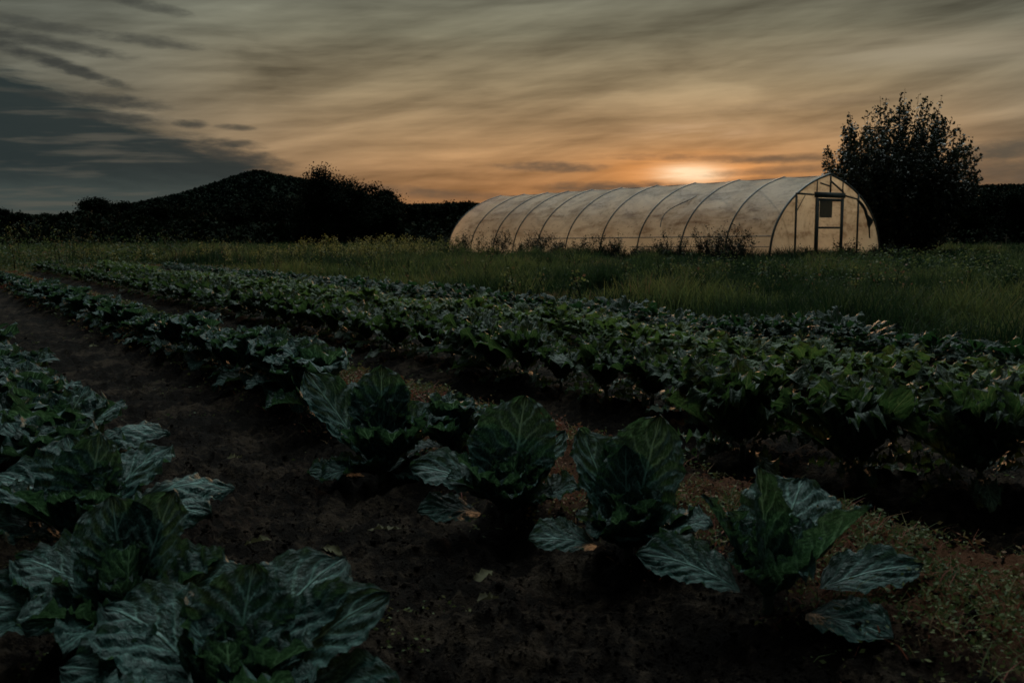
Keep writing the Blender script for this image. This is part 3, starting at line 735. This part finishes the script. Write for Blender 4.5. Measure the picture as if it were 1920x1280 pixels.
# mounds of rank growth scattered through the meadow
b = Bag(); K = 620
x0, y0 = wedge(K, 11, 60, 30); k = in_meadow(x0, y0) & ~in_tunnel(x0, y0, .8) & (across(x0, y0) > 9.6)
for xa, ya in zip(x0[k], y0[k]):
    sc = rng.uniform(.25, .9) * (.7 + ya / 60); hh = rng.uniform(.25, .78) * (.75 + ya / 120); m_ = int(260 + 420 * sc)
    e = rng.normal(size=(m_, 2)); fx_ = xa + e[:, 0] * sc * 1.1; fy_ = ya + e[:, 1] * sc * .7
    hb = hh * np.exp(-(e ** 2).sum(1) / 3.2) * rng.uniform(.55, 1.1, m_) + .05
    t0 = rng.uniform(-.3, .68) + (.22 if -9 < xa < 3 and ya > 24 else 0)
    V, F4, F3, t = blades(fx_, fy_, hb, np.full(m_, .010 + .00042 * ya), rng.uniform(.1, .7, m_), np.clip(t0 + hb * .35 + rng.normal(0, .09, m_), 0, 1))
    b.add(V, F4, t=t); b.F.setdefault(3, []).append(F3 + b.n - len(V))
    c = np.stack([fx_, fy_, ground_z(fx_, fy_) + hb * rng.uniform(.5, 1., m_)], 1)[:m_ // 2]
    V, F = leafbits(c, rng.uniform(.02, .05, len(c)) * (.6 + ya / 55), .7, .35); b.add(V, F, t=np.repeat(np.clip(t0 + .08 + rng.normal(0, .08, len(c)), 0, 1), 4))
tag(b.build('weed_mounds', M_GRASS, smooth=False), 'uneven mounds of rank weeds scattered through the meadow', 'weeds', kind='stuff')

# tall flowering weeds, left of the tunnel and along the far meadow edge
def weed_stems(b, x, y, h, lean, leafn, lsize, t0, t1, flower=0, br=0):
    for k in range(len(x)):
        z = float(ground_z(x[k], y[k])); H_ = h[k]; la = rng.uniform(0, 6.28); ln = lean * rng.random()
        tt = np.linspace(0, 1, 5)
        P = np.stack([x[k] + np.cos(la) * ln * H_ * tt ** 2, y[k] + np.sin(la) * ln * H_ * tt ** 2, z + H_ * tt], 1)
        rad = np.linspace(.009, .004, 5) * (1 + .012 * y[k])
        V, F = tube(P, rad, 3); b.add(V, F, t=t0)
        paths = [P]
        for q in range(br):
            s = rng.uniform(.35, .85); p0 = P[0] + (P[-1] - P[0]) * s; ba = rng.uniform(0, 6.28); bl = H_ * rng.uniform(.12, .3)
            p1 = p0 + np.array([np.cos(ba) * bl * .6, np.sin(ba) * bl * .6, bl * .8])
            Q = np.stack([p0, (p0 + p1) / 2 + [0, 0, -.02], p1]); V, F = tube(Q, rad[-1], 3); b.add(V, F, t=t0); paths.append(Q)
        c = []
        for Q in paths:
            m_ = max(3, leafn // len(paths)); s = rng.uniform(.15, 1, m_); idx = s * (len(Q) - 1); i0 = np.minimum(idx.astype(int), len(Q) - 2)
            c.append(Q[i0] + (Q[i0 + 1] - Q[i0]) * (idx - i0)[:, None] + rng.normal(0, lsize * .45, (m_, 3)))
        c = np.concatenate(c); V, F = leafbits(c, lsize * rng.uniform(.6, 1.4, len(c)), .6, .32); b.add(V, F, t=np.repeat(rng.uniform(t0, t1, len(c)), 4))
        if flower:
            for Q in paths:
                c = Q[-1] + rng.normal(0, 1, (flower, 3)) * np.array([.05, .05, .07]); V, F = leafbits(c, rng.uniform(.03, .07, flower), 1, .7)
                b.add(V, F, t=np.repeat(rng.uniform(.7, 1, flower), 4))
b = Bag()
n = 190
px = np.concatenate([rng.normal(740, 70, 100), rng.normal(620, 90, 60), rng.uniform(150, 560, 30)])
D = rng.uniform(30, 50, n); x = (px - 960) / FPX * D
k = ~in_tunnel(x, D, .4) & in_meadow(x, D); x, D, px = x[k], D[k], px[k]
weed_stems(b, x, D, rng.uniform(.55, 1.05, len(x)) * np.where(px > 560, 1., .7), .25, 16, .09, .1, .55, flower=7, br=4)
tag(b.build('yellow_wildflowers', M_FLOWER, smooth=False), 'tall yellow flowering weeds at the back of the meadow left of the tunnel', 'wildflowers', kind='stuff')
b = Bag(); n = 620
px = rng.uniform(-60, 1960, n); D = rng.uniform(14, 60, n); x = (px - 960) / FPX * D
k = ~in_tunnel(x, D, .4) & in_meadow(x, D); x, D = x[k], D[k]
weed_stems(b, x, D, rng.uniform(.35, .95, len(x)) * (.7 + .006 * x.clip(-20, 0) ** 2 / 2), .3, 14, .06, .1, .85, flower=3, br=3)
tag(b.build('meadow_stems', M_GRASS, smooth=False), 'scattered tall stems standing above the meadow grass', 'weeds', kind='stuff')
# bushy weeds at the left edge of the meadow
b = Bag()
for k in range(26):
    D = rng.uniform(32, 60); px = rng.uniform(-80, 420); x0 = (px - 960) / FPX * D; hh = rng.uniform(.6, 1.15)
    m_ = 260; c = rng.normal(size=(m_, 3)) * np.array([.55, .45, .30]) * hh + [x0, D, float(ground_z(x0, D)) + hh * .45]
    V, F = leafbits(c, rng.uniform(.07, .16, m_), .7, .45); b.add(V, F, t=np.repeat(np.clip(rng.uniform(.1, .6) + rng.normal(0, .12, m_), 0, 1), 4))
tag(b.build('bushy_weeds', M_GRASS, smooth=False), 'rank bushy weeds heaped along the left side of the meadow', 'weeds', kind='stuff')
# undergrowth at the feet of the far trees
b = Bag(); n = 26000; a = R(1) * rng.uniform(-32, 32, n); D = rng.uniform(94, 116, n)
c = np.stack([np.tan(a) * D, D, -.3 + 3.1 * rng.random(n) ** 1.2 * (.45 + .8 * vnoise(np.tan(a) * 40, D * .05, 91))], 1)
V, F = leafbits(c, rng.uniform(.25, .6, n), .9, .6); b.add(V, F, t=np.repeat(rng.random(n), 4))
tag(b.build('undergrowth', M_TREE, smooth=False), 'dark undergrowth filling the feet of the trees behind the meadow', 'undergrowth', kind='stuff')
# dark weeds standing against the tunnel, one object each
def side_pt(l, off): return TX + TAX * l - TWX * off, TY + TAY * l - TWY * off
def end_pt(s, off): return TX + TWX * s - TAX * off, TY + TWY * s - TAY * off
wp = []
for l in np.concatenate([rng.uniform(.3, 3.8, 20), rng.uniform(3.8, 10, 20), rng.uniform(10, 19.4, 38)]): wp.append((*side_pt(l, rng.uniform(.25, 1.3)), l, 'side'))
for s in rng.uniform(.3, 6.6, 22): wp.append((*end_pt(s, rng.uniform(.25, .9)), s, 'end'))
for (x, y, l, wh) in wp:
    b = Bag()
    h = rng.uniform(.75, 1.35) * (1.1 if (wh == 'side' and (l > 11 or l < 3.5)) else .85)
    if wh == 'end': h *= .72
    k3 = 3; xs = x + rng.uniform(-.2, .2, k3); ys = y + rng.uniform(-.12, .12, k3)
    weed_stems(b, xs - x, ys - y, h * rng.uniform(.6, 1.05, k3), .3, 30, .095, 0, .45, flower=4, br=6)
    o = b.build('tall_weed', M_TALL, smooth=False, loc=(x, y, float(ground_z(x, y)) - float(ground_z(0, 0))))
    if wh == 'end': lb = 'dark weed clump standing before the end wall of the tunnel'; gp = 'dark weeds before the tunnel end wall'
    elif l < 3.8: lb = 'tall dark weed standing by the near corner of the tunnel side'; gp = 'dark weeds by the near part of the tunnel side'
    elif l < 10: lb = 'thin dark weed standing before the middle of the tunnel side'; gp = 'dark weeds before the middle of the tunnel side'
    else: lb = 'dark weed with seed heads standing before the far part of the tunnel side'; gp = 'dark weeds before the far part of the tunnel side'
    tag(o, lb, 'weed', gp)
# low dark grass fringe along the tunnel foot
b = Bag(); n = 12000
l = rng.uniform(-.3, TL + .4, n); o = rng.random(n) ** 1.5 * 1.0 + .03; x, y = side_pt(l, o)
s = rng.uniform(-.2, TW + .4, 5000); x2, y2 = end_pt(s, rng.random(5000) ** 1.5 * 1.0 + .03)
x, y = np.concatenate([x, x2]), np.concatenate([y, y2])
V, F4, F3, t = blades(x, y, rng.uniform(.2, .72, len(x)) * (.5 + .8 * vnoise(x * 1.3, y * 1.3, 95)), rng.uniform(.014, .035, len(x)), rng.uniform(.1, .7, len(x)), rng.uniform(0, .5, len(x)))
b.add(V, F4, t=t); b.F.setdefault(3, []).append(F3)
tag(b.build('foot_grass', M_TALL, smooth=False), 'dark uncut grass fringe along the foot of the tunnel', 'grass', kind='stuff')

# ================================================================ polytunnel
prof_t = np.array([0, .12, .278, .42, .556, .68, .78, .87, .94, .985, 1.0]); prof_z = np.array([1.005, .972, .925, .86, .785, .70, .605, .495, .37, .2, -.03])
def prof(n=41):
    th = np.linspace(0, 1, n); # even spacing by arc length of the profile
    pt = np.stack([prof_t * TW / 2, prof_z * TH], 1); L = np.concatenate([[0], np.cumsum(np.linalg.norm(np.diff(pt, axis=0), axis=1))])
    q = th * L[-1]; sx = np.interp(q, L, pt[:, 0]); sz = np.interp(q, L, pt[:, 1])
    for _ in range(3):
        sx[1:-1] = (sx[:-2] + 2 * sx[1:-1] + sx[2:]) / 4; sz[1:-1] = (sz[:-2] + 2 * sz[1:-1] + sz[2:]) / 4
    X_ = np.concatenate([TW / 2 - sx[::-1], TW / 2 + sx[1:]]); Z_ = np.concatenate([sz[::-1], sz[1:]])
    return X_, Z_                                      # s (0..TW), z
tz = float(terrain(np.array(TX), np.array(TY)))
tun = empty('polytunnel', (TX, TY, tz), 'long arched polytunnel greenhouse of dirty white film on metal hoops in the meadow', 'greenhouse', None, R(38))
SLOPE = -.27 / TL                                     # the meadow drops a little towards the far end
def tp_(s, l, z): return (s, l, z + SLOPE * max(l, 0))   # local: x = across, y = along
ps, pz = prof(25)
def arch_z(s): return float(np.interp(s, ps, pz))
nl = 121; ls = np.linspace(0, TL, nl)
ribs = np.array([0, 1.97, 4.09, 6.35, 8.46, 10.6, 12.5, 14.2, 15.7, 17.5, TL])
dr = np.min(np.abs(ls[:, None] - ribs[None]), axis=1)
sag = -.055 * np.sin(np.clip(dr / 1.0, 0, 1) * np.pi / 2) ** 1.3
nrm = np.stack([np.gradient(pz), -np.gradient(ps)], 1); nrm /= np.linalg.norm(nrm, axis=1)[:, None]; nrm *= -1
V = []
for i_, l in enumerate(ls):
    wr_ = (vnoise(np.full(len(ps), l * 1.3), np.arange(len(ps)) * .4, 61) - .5) * .05 * min(1, dr[i_] * 2)
    off = sag[i_] + wr_
    V.append(np.stack([ps + nrm[:, 0] * off, np.full(len(ps), l), pz + nrm[:, 1] * off + SLOPE * l], 1))
V = np.concatenate(V); k = len(ps)
i = np.arange(nl - 1)[:, None] * k; j = np.arange(k - 1)[None]
F = np.stack([i + j, i + k + j, i + k + j + 1, i + j + 1], -1).reshape(-1, 4)
fo = build('film_cover', V, [F], M_FILM, tun); fo['label'] = 'stained milky film stretched over the hoops'
for r_ in ribs:
    P = np.stack([ps, np.full(len(ps), r_), pz + SLOPE * r_], 1)
    V, F = tube(P, .030 if r_ > 0 else .04, 8); build('hoop', V, [F], M_METAL, tun)
def endwall(l):
    zz = np.linspace(0, 1, 14); G = []
    for i_, s in enumerate(ps): G.append(np.stack([np.full(14, s), l + (vnoise(np.full(14, s * 2), zz * 5, 71) - .5) * .05 * np.sin(zz * np.pi), -.05 + (pz[i_] + .05) * zz + SLOPE * l], 1))
    V = np.concatenate(G); i = np.arange(len(ps) - 1)[:, None] * 14; j = np.arange(13)[None]
    return V, np.stack([i + j, i + 14 + j, i + 14 + j + 1, i + j + 1], -1).reshape(-1, 4)
V, F = endwall(0.0); build('end_wall', V, [F], M_FILM, tun)
V, F = endwall(TL); build('end_wall', V, [F], M_FILM, tun)
def bar(name, p, q, wd, dp, mat=M_METAL, parent=tun, n=1):
    """rectangular bar p->q lying in the end plane (local x-z), centred on the plane offset in y"""
    p, q = np.array(p, float), np.array(q, float); d = q - p; d /= np.linalg.norm(d)
    a = np.cross(d, [0, 1, 0]); a /= np.linalg.norm(a); bb = np.array([0, 1., 0])
    V = np.array([e + a * sa * wd / 2 + bb * sb * dp / 2 for e in (p, q) for sa, sb in ((-1, -1), (1, -1), (1, 1), (-1, 1))])
    F = np.array([[0, 1, 2, 3], [7, 6, 5, 4], [0, 4, 5, 1], [1, 5, 6, 2], [2, 6, 7, 3], [3, 7, 4, 0]])
    return build(name, V, [F], mat, parent, smooth=False)
def s_at(px):                                         # place along the end wall seen at that picture column
    u = (px - 960) / FPX * .9937
    return (TX - TY * u) / (TWY * u - TWX)
def z_at(px, py):
    s = s_at(px); D = TY + TWY * s; x, y, z = ray(px, py); return CAM_H + z / y * D - tz
YO = -.035
sp_ = {c: s_at(c) for c in (1490, 1528, 1576, 1606, 1553)}
zh = z_at(1552, 366)
bar('post', (sp_[1490], YO, 0), (sp_[1490], YO, arch_z(sp_[1490]) - .02), .06, .05)
bar('post', (sp_[1606], YO, 0), (sp_[1606], YO, arch_z(sp_[1606]) - .02), .055, .05)
df = empty('door_frame', (0, 0, 0), None, None); df.parent = tun
bar('jamb', (sp_[1528], YO - .01, 0), (sp_[1528], YO - .01, zh - .10), .10, .06, parent=df)
bar('jamb', (sp_[1576], YO - .01, 0), (sp_[1576], YO - .01, zh - .10), .085, .06, parent=df)
bar('lintel', (sp_[1528] - .12, YO - .012, zh), (sp_[1576] + .12, YO - .012, zh), .19, .065, parent=df)
bar('king_post', (sp_[1553], YO, zh + .09), (sp_[1553], YO, TH - .03), .05, .045)
bar('tie_rail', (sp_[1490] - .04, YO - .002, zh + .02), (sp_[1528] - .13, YO - .002, zh - .0), .065, .04)
bar('tie_rail', (sp_[1576] + .13, YO - .002, zh - .0), (sp_[1606] + .04, YO - .002, zh - .13), .055, .04)
bar('strut', (sp_[1528], YO - .001, zh + .09), (sp_[1528], YO - .001, arch_z(sp_[1528]) - .03), .035, .03)
bar('strut', (sp_[1576], YO - .001, zh + .09), (sp_[1576], YO - .001, arch_z(sp_[1576]) - .03), .035, .03)
bar('strut', (sp_[1490] + .03, YO + .003, zh - .6), (sp_[1490] + .5, YO + .003, zh - .03), .022, .02)
bar('strut', (sp_[1528] + .18, YO - .003, TH - .32), (sp_[1553] - .03, YO - .003, TH - .42), .05, .03)
bar('strut', (sp_[1553] + .03, YO - .003, TH - .25), (sp_[1576] + .05, YO - .003, TH - .62), .06, .03)
# the door itself: frame rails, lower and upper film, a dark hanging sheet in the upper left
door = empty('door', (0, 0, 0), None, None); door.parent = tun
dl, drr = sp_[1528] + .085, sp_[1576] - .075; zm = z_at(1552, 427); zt = zh - .13
bar('door_stile', (dl, YO - .02, .06), (dl, YO - .02, zt), .05, .035, parent=door); bar('door_stile', (drr, YO - .02, .06), (drr, YO - .02, zt), .05, .035, parent=door)
bar('door_rail', (dl + .027, YO - .02, zm), (drr - .027, YO - .02, zm), .07, .035, parent=door)
bar('door_rail', (dl + .027, YO - .02, zt - .04), (drr - .027, YO - .02, zt - .04), .10, .035, parent=door)
def sheet(name, s0, s1, z0, z1, y, mat, parent):
    n = 8; S_, Z_ = np.meshgrid(np.linspace(s0, s1, n), np.linspace(z0, z1, n), indexing='ij')
    V = np.stack([S_.ravel(), (y + (vnoise(S_ * 6, Z_ * 2, 81) - .5) * .02).ravel(), Z_.ravel()], 1)
    i = np.arange(n - 1)[:, None] * n; j = np.arange(n - 1)[None]
    return build(name, V, [np.stack([i + j, i + n + j, i + n + j + 1, i + j + 1], -1).reshape(-1, 4)], mat, parent)
m, nt = new_mat('grey_sheet'); finish(nt, (.09, .10, .095), .6, .3, trans=.4, tcol=(.10, .11, .10)); M_GREY = m
gs = sheet('hanging_sheet', dl + .03, sp_[1553] + .06, z_at(1540, 408), zt - .05, YO - .055, M_GREY, door); gs['label'] = 'dark grey sheet over the upper left of the door'
# torn black flap on the right of the end wall
rt = np.random.default_rng(5)
cl = [(1604, 376, .10), (1612, 384, .16), (1618, 394, .17), (1622, 404, .16), (1627, 414, .30), (1629, 420, .26), (1627, 428, .06), (1629, 446, .045)]
VV_, FF_ = [], []
for (px, py, wd) in cl:
    s, z = s_at(px), z_at(px, py); z = min(z, arch_z(s) - .06)
    VV_ += [(s - wd / 2 * rt.uniform(1., 2.), YO - .015, z), (s, YO - .05, z - .02), (s + wd / 2 * rt.uniform(.9, 1.8), YO - .02, z + .03)]
for k in range(len(cl) - 1):
    for q in range(2): a0 = k * 3 + q; FF_.append((a0, a0 + 1, a0 + 4, a0 + 3))
o = build('torn_flap', np.array(VV_), [np.array(FF_)], M_DPLAST, tun); o['label'] = 'torn black strip hanging on the right of the end wall'
# side rail, base boards and a loose inner pole seen on the side
P = np.array([(-.0, l, 0) for l in np.linspace(.05, 13.0, 30)]); P[:, 0] = np.interp(1.02, pz[:len(ps) // 2], ps[:len(ps) // 2]) - .03; P[:, 2] = 1.02 + SLOPE * P[:, 1]
V, F = tube(P, .020, 6); build('side_rail', V, [F], M_METAL, tun)
P2 = P[:16].copy(); P2[:, 0] = np.interp(.66, pz[:len(ps) // 2], ps[:len(ps) // 2]) - .03; P2[:, 2] -= .36
V, F = tube(P2, .014, 6); build('side_rail', V, [F], M_METAL, tun)
q = np.linspace(0, 1, 12); ss = .35 + 1.3 * q; P = np.stack([ss, 5.4 + .25 * np.sin(q * 5) - .4 * q, [arch_z(v) + .01 + SLOPE * 5.4 for v in ss]], 1)
V, F = tube(P, .018, 6); build('loose_strap', V, [F], M_METAL, tun)
P = np.array([(TW / 2, l, TH - .04 + SLOPE * l) for l in np.linspace(.02, TL, 30)]); V, F = tube(P, .02, 6); build('ridge_pole', V, [F], M_METAL, tun)

# ================================================================ big bush right of the tunnel
def bush(x0, y0, W_, H_):
    root = empty('round_bush', (x0, y0, float(ground_z(x0, y0))), 'big round bushy tree with feathery upright shoots right behind the tunnel', 'tree')
    wood, lv = Bag(), Bag(); rs = rng; cs = []
    for k in range(250):
        a = rs.uniform(0, 6.28); ph = math.acos(rs.uniform(-.12, 1)); k_ = rs.uniform(.86, 1.03)
        ex, ey = math.cos(a) * math.sin(ph) * W_ / 2 * k_, math.sin(a) * math.sin(ph) * W_ / 2 * k_ * .9
        ez = H_ * (.47 + .53 * math.cos(ph) ** .9 if math.cos(ph) > 0 else .47 + .6 * math.cos(ph)) * rs.uniform(.90, 1.03)
        f = math.sin(ph)
        q = np.linspace(0, 1, 10)
        P = np.stack([ex * q ** .62, ey * q ** .62, .1 + (ez - .1) * q ** 1.15], 1) + np.cumsum(rs.normal(0, .035, (10, 3)), 0) * q[:, None]
        P[:, 0] += .22 * q ** 2                                          # a breeze pushes it to the right
        V, F = tube(P, np.linspace(.035, .006, 10), 5); wood.add(V, F)
        m_ = int(105 * rs.uniform(.7, 1.2)); s = 1 - rs.random(m_) ** 1.1 * .75; i_ = s * 9; j_ = np.minimum(i_.astype(int), 8)
        c = P[j_] + (P[j_ + 1] - P[j_]) * (i_ - j_)[:, None]
        cs.append(c + rs.normal(0, 1, (m_, 3)) * (.06 + .26 * (1 - s))[:, None])
        for q_ in range(6):                                              # side twigs
            s = rs.uniform(.45, .95); p0 = P[int(s * 9)]; d = np.array([rs.normal() * .5 + .15 + ex * .08, rs.normal() * .5 + ey * .08, rs.uniform(.5, 1.2)]); d /= np.linalg.norm(d)
            ln = rs.uniform(.35, .8); p1 = p0 + d * ln; V, F = tube(np.stack([p0, (p0 + p1) / 2, p1]), [.01, .006, .004], 4); wood.add(V, F)
            mm = 16; s2 = rs.random(mm); cs.append(p0 + (p1 - p0) * s2[:, None] + rs.normal(0, .05, (mm, 3)))
    c = np.concatenate(cs)
    lowc = rs.normal(size=(26000, 3)); lowc /= np.linalg.norm(lowc, axis=1)[:, None]; lowc *= (rs.random(26000) ** .45)[:, None]
    lowc = lowc * [W_ * .41, W_ * .38, H_ * .36] + [.1, 0, H_ * .34]; lowc = lowc[lowc[:, 2] > .1]
    c = np.concatenate([c, lowc]); n = len(c)
    t = np.clip(rs.random(n) ** 1.3 * .75 + (rs.random(n) < .06) * .35, 0, 1)
    V, F = leafbits(c, rs.uniform(.09, .19, n), .9, .6); lv.add(V, F, t=np.repeat(t, 4))
    wood.build('branches', M_BARK, root); lv.build('crown', M_BUSH, root, smooth=False)
bD = 43.0; bush((1667 - 960) / FPX * bD, bD, 6.6, 6.9)

# ================================================================ trees beyond the meadow
def tree(px, ytop, D, wpx, label, name='broadleaf_tree', group=None, spiky=0., seed=0, leafs=.23):
    rs = np.random.default_rng(seed + 1000)
    x = (px - 960) / FPX * D; gz_ = float(ground_z(x, D)); rx_, ry_, rz_ = ray(px, ytop); Ht = CAM_H + rz_ / ry_ * D - gz_; W_ = wpx / FPX * D
    root = empty(name, (x, D, gz_), label, 'tree', group)
    wood, lv = Bag(), Bag()
    P = np.stack([np.linspace(0, rs.uniform(-.3, .3), 6), np.zeros(6), np.linspace(-.1, Ht * .8, 6)], 1)
    V, F = tube(P, np.linspace(.03 * Ht, .006 * Ht, 6), 6); wood.add(V, F)
    nc = int(44 + 5 * W_)
    for k in range(nc):
        f = rs.random() ** .5; a = rs.uniform(0, 6.28); zz = rs.uniform(.12, .97)
        if spiky: rw = (1 - zz) ** .75 * 1.1 + .05
        else: rw = math.sqrt(max(.02, 1 - ((zz - .5) / .52) ** 2))
        c0 = np.array([math.cos(a) * f * rw * W_ / 2, math.sin(a) * f * rw * W_ / 2, zz * Ht])
        p0 = P[min(5, int(zz * 4.5))]
        V, F = tube(np.stack([p0, (p0 + c0) / 2 + [0, 0, .1], c0]), [.012 * Ht, .008 * Ht, .003 * Ht], 4); wood.add(V, F)
        m_ = 230; sc_ = Ht * .068 * rs.uniform(.7, 1.2)
        c = c0 + rs.normal(0, 1, (m_, 3)) * sc_ * np.array([1.1, 1.1, .8]); c[:, 2] = np.clip(c[:, 2], .05, None)
        V, F = leafbits(c, rs.uniform(.6, 1.3, m_) * leafs * D / 110, .9, .6); lv.add(V, F, t=np.repeat(np.clip(rs.uniform(0, .8) + rs.normal(0, .1, m_), 0, 1), 4))
    wood.build('trunk', M_BARK, root); lv.build('crown', M_TREE, root, smooth=False)
tree(190, 374, 120, 70, 'dark round tree standing at the left foot of the hill', seed=1)
tree(232, 383, 125, 55, 'smaller dark tree touching the round one at the left foot of the hill', seed=2)
tree(606, 316, 95, 120, 'tallest dark tree before the hill, with a ragged pointed top', seed=3, spiky=.6)
tree(648, 340, 97, 185, 'broad dark tree right behind the tall pointed one', seed=4)
tree(722, 360, 100, 70, 'dark tree with two round heads at the right foot of the hill', seed=5)
tree(560, 372, 100, 90, 'dark tree left of the tall pointed one', seed=6)
tree(690, 362, 99, 120, 'dark tree in the gap between the broad one and the two-headed one', seed=7)
lbl = ('dark tree in the belt of trees at the foot of the hill', 'dark trees of the belt at the foot of the hill')
for k, (px, yt, wd) in enumerate([(262, 392, 50), (300, 388, 60), (345, 390, 60), (392, 385, 66), (440, 388, 66), (486, 384, 66), (525, 382, 66), (765, 388, 60), (800, 386, 56), (838, 384, 56), (874, 383, 56), (905, 386, 50)]):
    tree(px, yt, 108 + 5 * (k % 3), wd, lbl[0], group=lbl[1], seed=20 + k)
lbl = ('dark tree in the low belt at the left edge of the meadow', 'dark trees of the low belt on the left')
for k, (px, yt, wd) in enumerate([(-30, 398, 60), (10, 396, 50), (50, 402, 52), (92, 403, 50), (128, 402, 44), (158, 400, 44)]):
    tree(px, yt, 125 + 5 * (k % 2), wd, lbl[0], group=lbl[1], seed=50 + k)
lbl = ('dark bushy tree beneath the wooded slope at the right edge', 'dark trees beneath the right slope')
for k, (px, yt, wd) in enumerate([(1800, 375, 70), (1846, 366, 60), (1890, 362, 60), (1935, 360, 60)]):
    tree(px, yt, 100 + 5 * (k % 2), wd, lbl[0], group=lbl[1], seed=70 + k)

# ================================================================ wooded hills
m, nt = new_mat('hill_ground'); g = nt.nodes.new('ShaderNodeNewGeometry')
finish(nt, ramp(nt, noise(nt, g.outputs['Position'], .12, 4, .6), [(.3, (.007, .013, .010)), (.7, (.016, .026, .015))]), .95, .05); M_HILL = m
def hill(prof_px, D, depth, name_label, forest_label, crown, seed):
    """prof_px: (px, py) skyline points; the hill is a solid of that height with a rounded back and front"""
    P = np.array(prof_px, float); xs = np.linspace(P[0, 0], P[-1, 0], 120); ys = np.interp(xs, P[:, 0], P[:, 1])
    X_ = (xs - 960) / FPX * D; Hh = np.array([max(.5, CAM_H + ray(a, b)[2] / ray(a, b)[1] * D) for a, b in zip(xs, ys)])
    v = np.linspace(-1, 1, 41); U_, V_ = np.meshgrid(np.arange(120), v, indexing='ij')
    def hz(ix, vv):
        h = np.interp(ix, np.arange(120), Hh - crown * .55); return np.maximum(h * (1 - np.abs(vv) ** 1.6) - .6, -.6)
    Xg, Yg = np.interp(U_, np.arange(120), X_), D + V_ * depth
    Zg = hz(U_, V_) + fbm(Xg * .03, Yg * .03, seed, 3) * crown * .8 * (1 - np.abs(V_))
    V = np.stack([Xg.ravel(), Yg.ravel(), Zg.ravel()], 1); i = np.arange(119)[:, None] * 41; j = np.arange(40)[None]
    o = build('hill', V, [np.stack([i + j, i + 41 + j, i + 41 + j + 1, i + j + 1], -1).reshape(-1, 4)], M_HILL); tag(o, name_label, kind='structure')
    rs = np.random.default_rng(seed); n = int(2.6 * (X_[-1] - X_[0]) * depth * 1.15 / crown ** 2); n = min(n, 5200)
    ix = rs.uniform(0, 119, n); vv = rs.uniform(-1, .22, n); vv[: n // 5] = rs.normal(-.02, .06, n // 5)
    cx_, cy_, cz_ = np.interp(ix, np.arange(120), X_), D + vv * depth, hz(ix, vv) + crown * .35
    m_ = 34; pt = rs.normal(size=(n, m_, 3)); pt /= np.linalg.norm(pt, axis=2)[..., None]; s = crown * .5 * rs.uniform(.6, 1.25, n)
    pt = pt * (rs.random((n, m_, 1)) ** .35) * s[:, None, None] * [1, 1, .95] + np.stack([cx_, cy_, cz_], 1)[:, None]
    c = pt.reshape(-1, 3)
    global rng; keep = rng; rng = rs
    V, F = leafbits(c, rs.uniform(.22, .5, len(c)) * crown, .9, .75); rng = keep
    b = Bag(); b.add(V, F, t=np.repeat(np.repeat(rs.random(n), m_), 4))
    tag(b.build('hill_forest', M_FOREST, smooth=False), forest_label, 'forest', kind='stuff')
hill([(130, 412), (230, 388), (300, 373), (350, 362), (400, 347), (450, 329), (480, 321), (495, 320), (520, 326), (560, 333), (610, 343), (660, 355), (720, 372), (790, 392), (880, 412)], 620, 70,
     'cone-shaped hill rising behind the meadow', 'dark woodland covering the cone-shaped hill', 3.6, 5)
hill([(1700, 372), (1760, 356), (1830, 347), (1880, 347), (1960, 345), (2060, 350), (2160, 372)], 420, 60,
     'low ridge at the right edge behind the bush', 'dark woodland on the low ridge at the right edge', 3.0, 6)
hill([(640, 400), (720, 388), (790, 382), (870, 381), (960, 384), (1080, 392), (1200, 402)], 500, 40,
     'low rise behind the far end of the tunnel', 'dark woodland on the rise behind the far end of the tunnel', 3.0, 7)
hill([(-160, 398), (0, 399), (90, 404), (170, 404), (260, 402), (330, 408)], 450, 40,
     'low rise at the left edge of the view', 'dark woodland on the low rise at the left edge', 2.8, 8)
# thin stake at the right meadow edge
o = empty('fence_post', (0, 0, 0), 'thin pale wooden stake at the back of the meadow on the far right', 'post')
D = 60; x = (1882 - 960) / FPX * D; o.location = (x, D, float(ground_z(x, D)))
V, F = tube(np.array([(0, 0, -.2), (.01, 0, .6), (.0, .01, 1.25)]), [.045, .04, .035], 8); build('stake', V, [F], M_WOOD, o)
V, F = tube(np.array([(-.16, 0, 1.0), (.16, 0, 1.02)]), [.018, .018], 6); build('crosspiece', V, [F], M_WOOD, o)
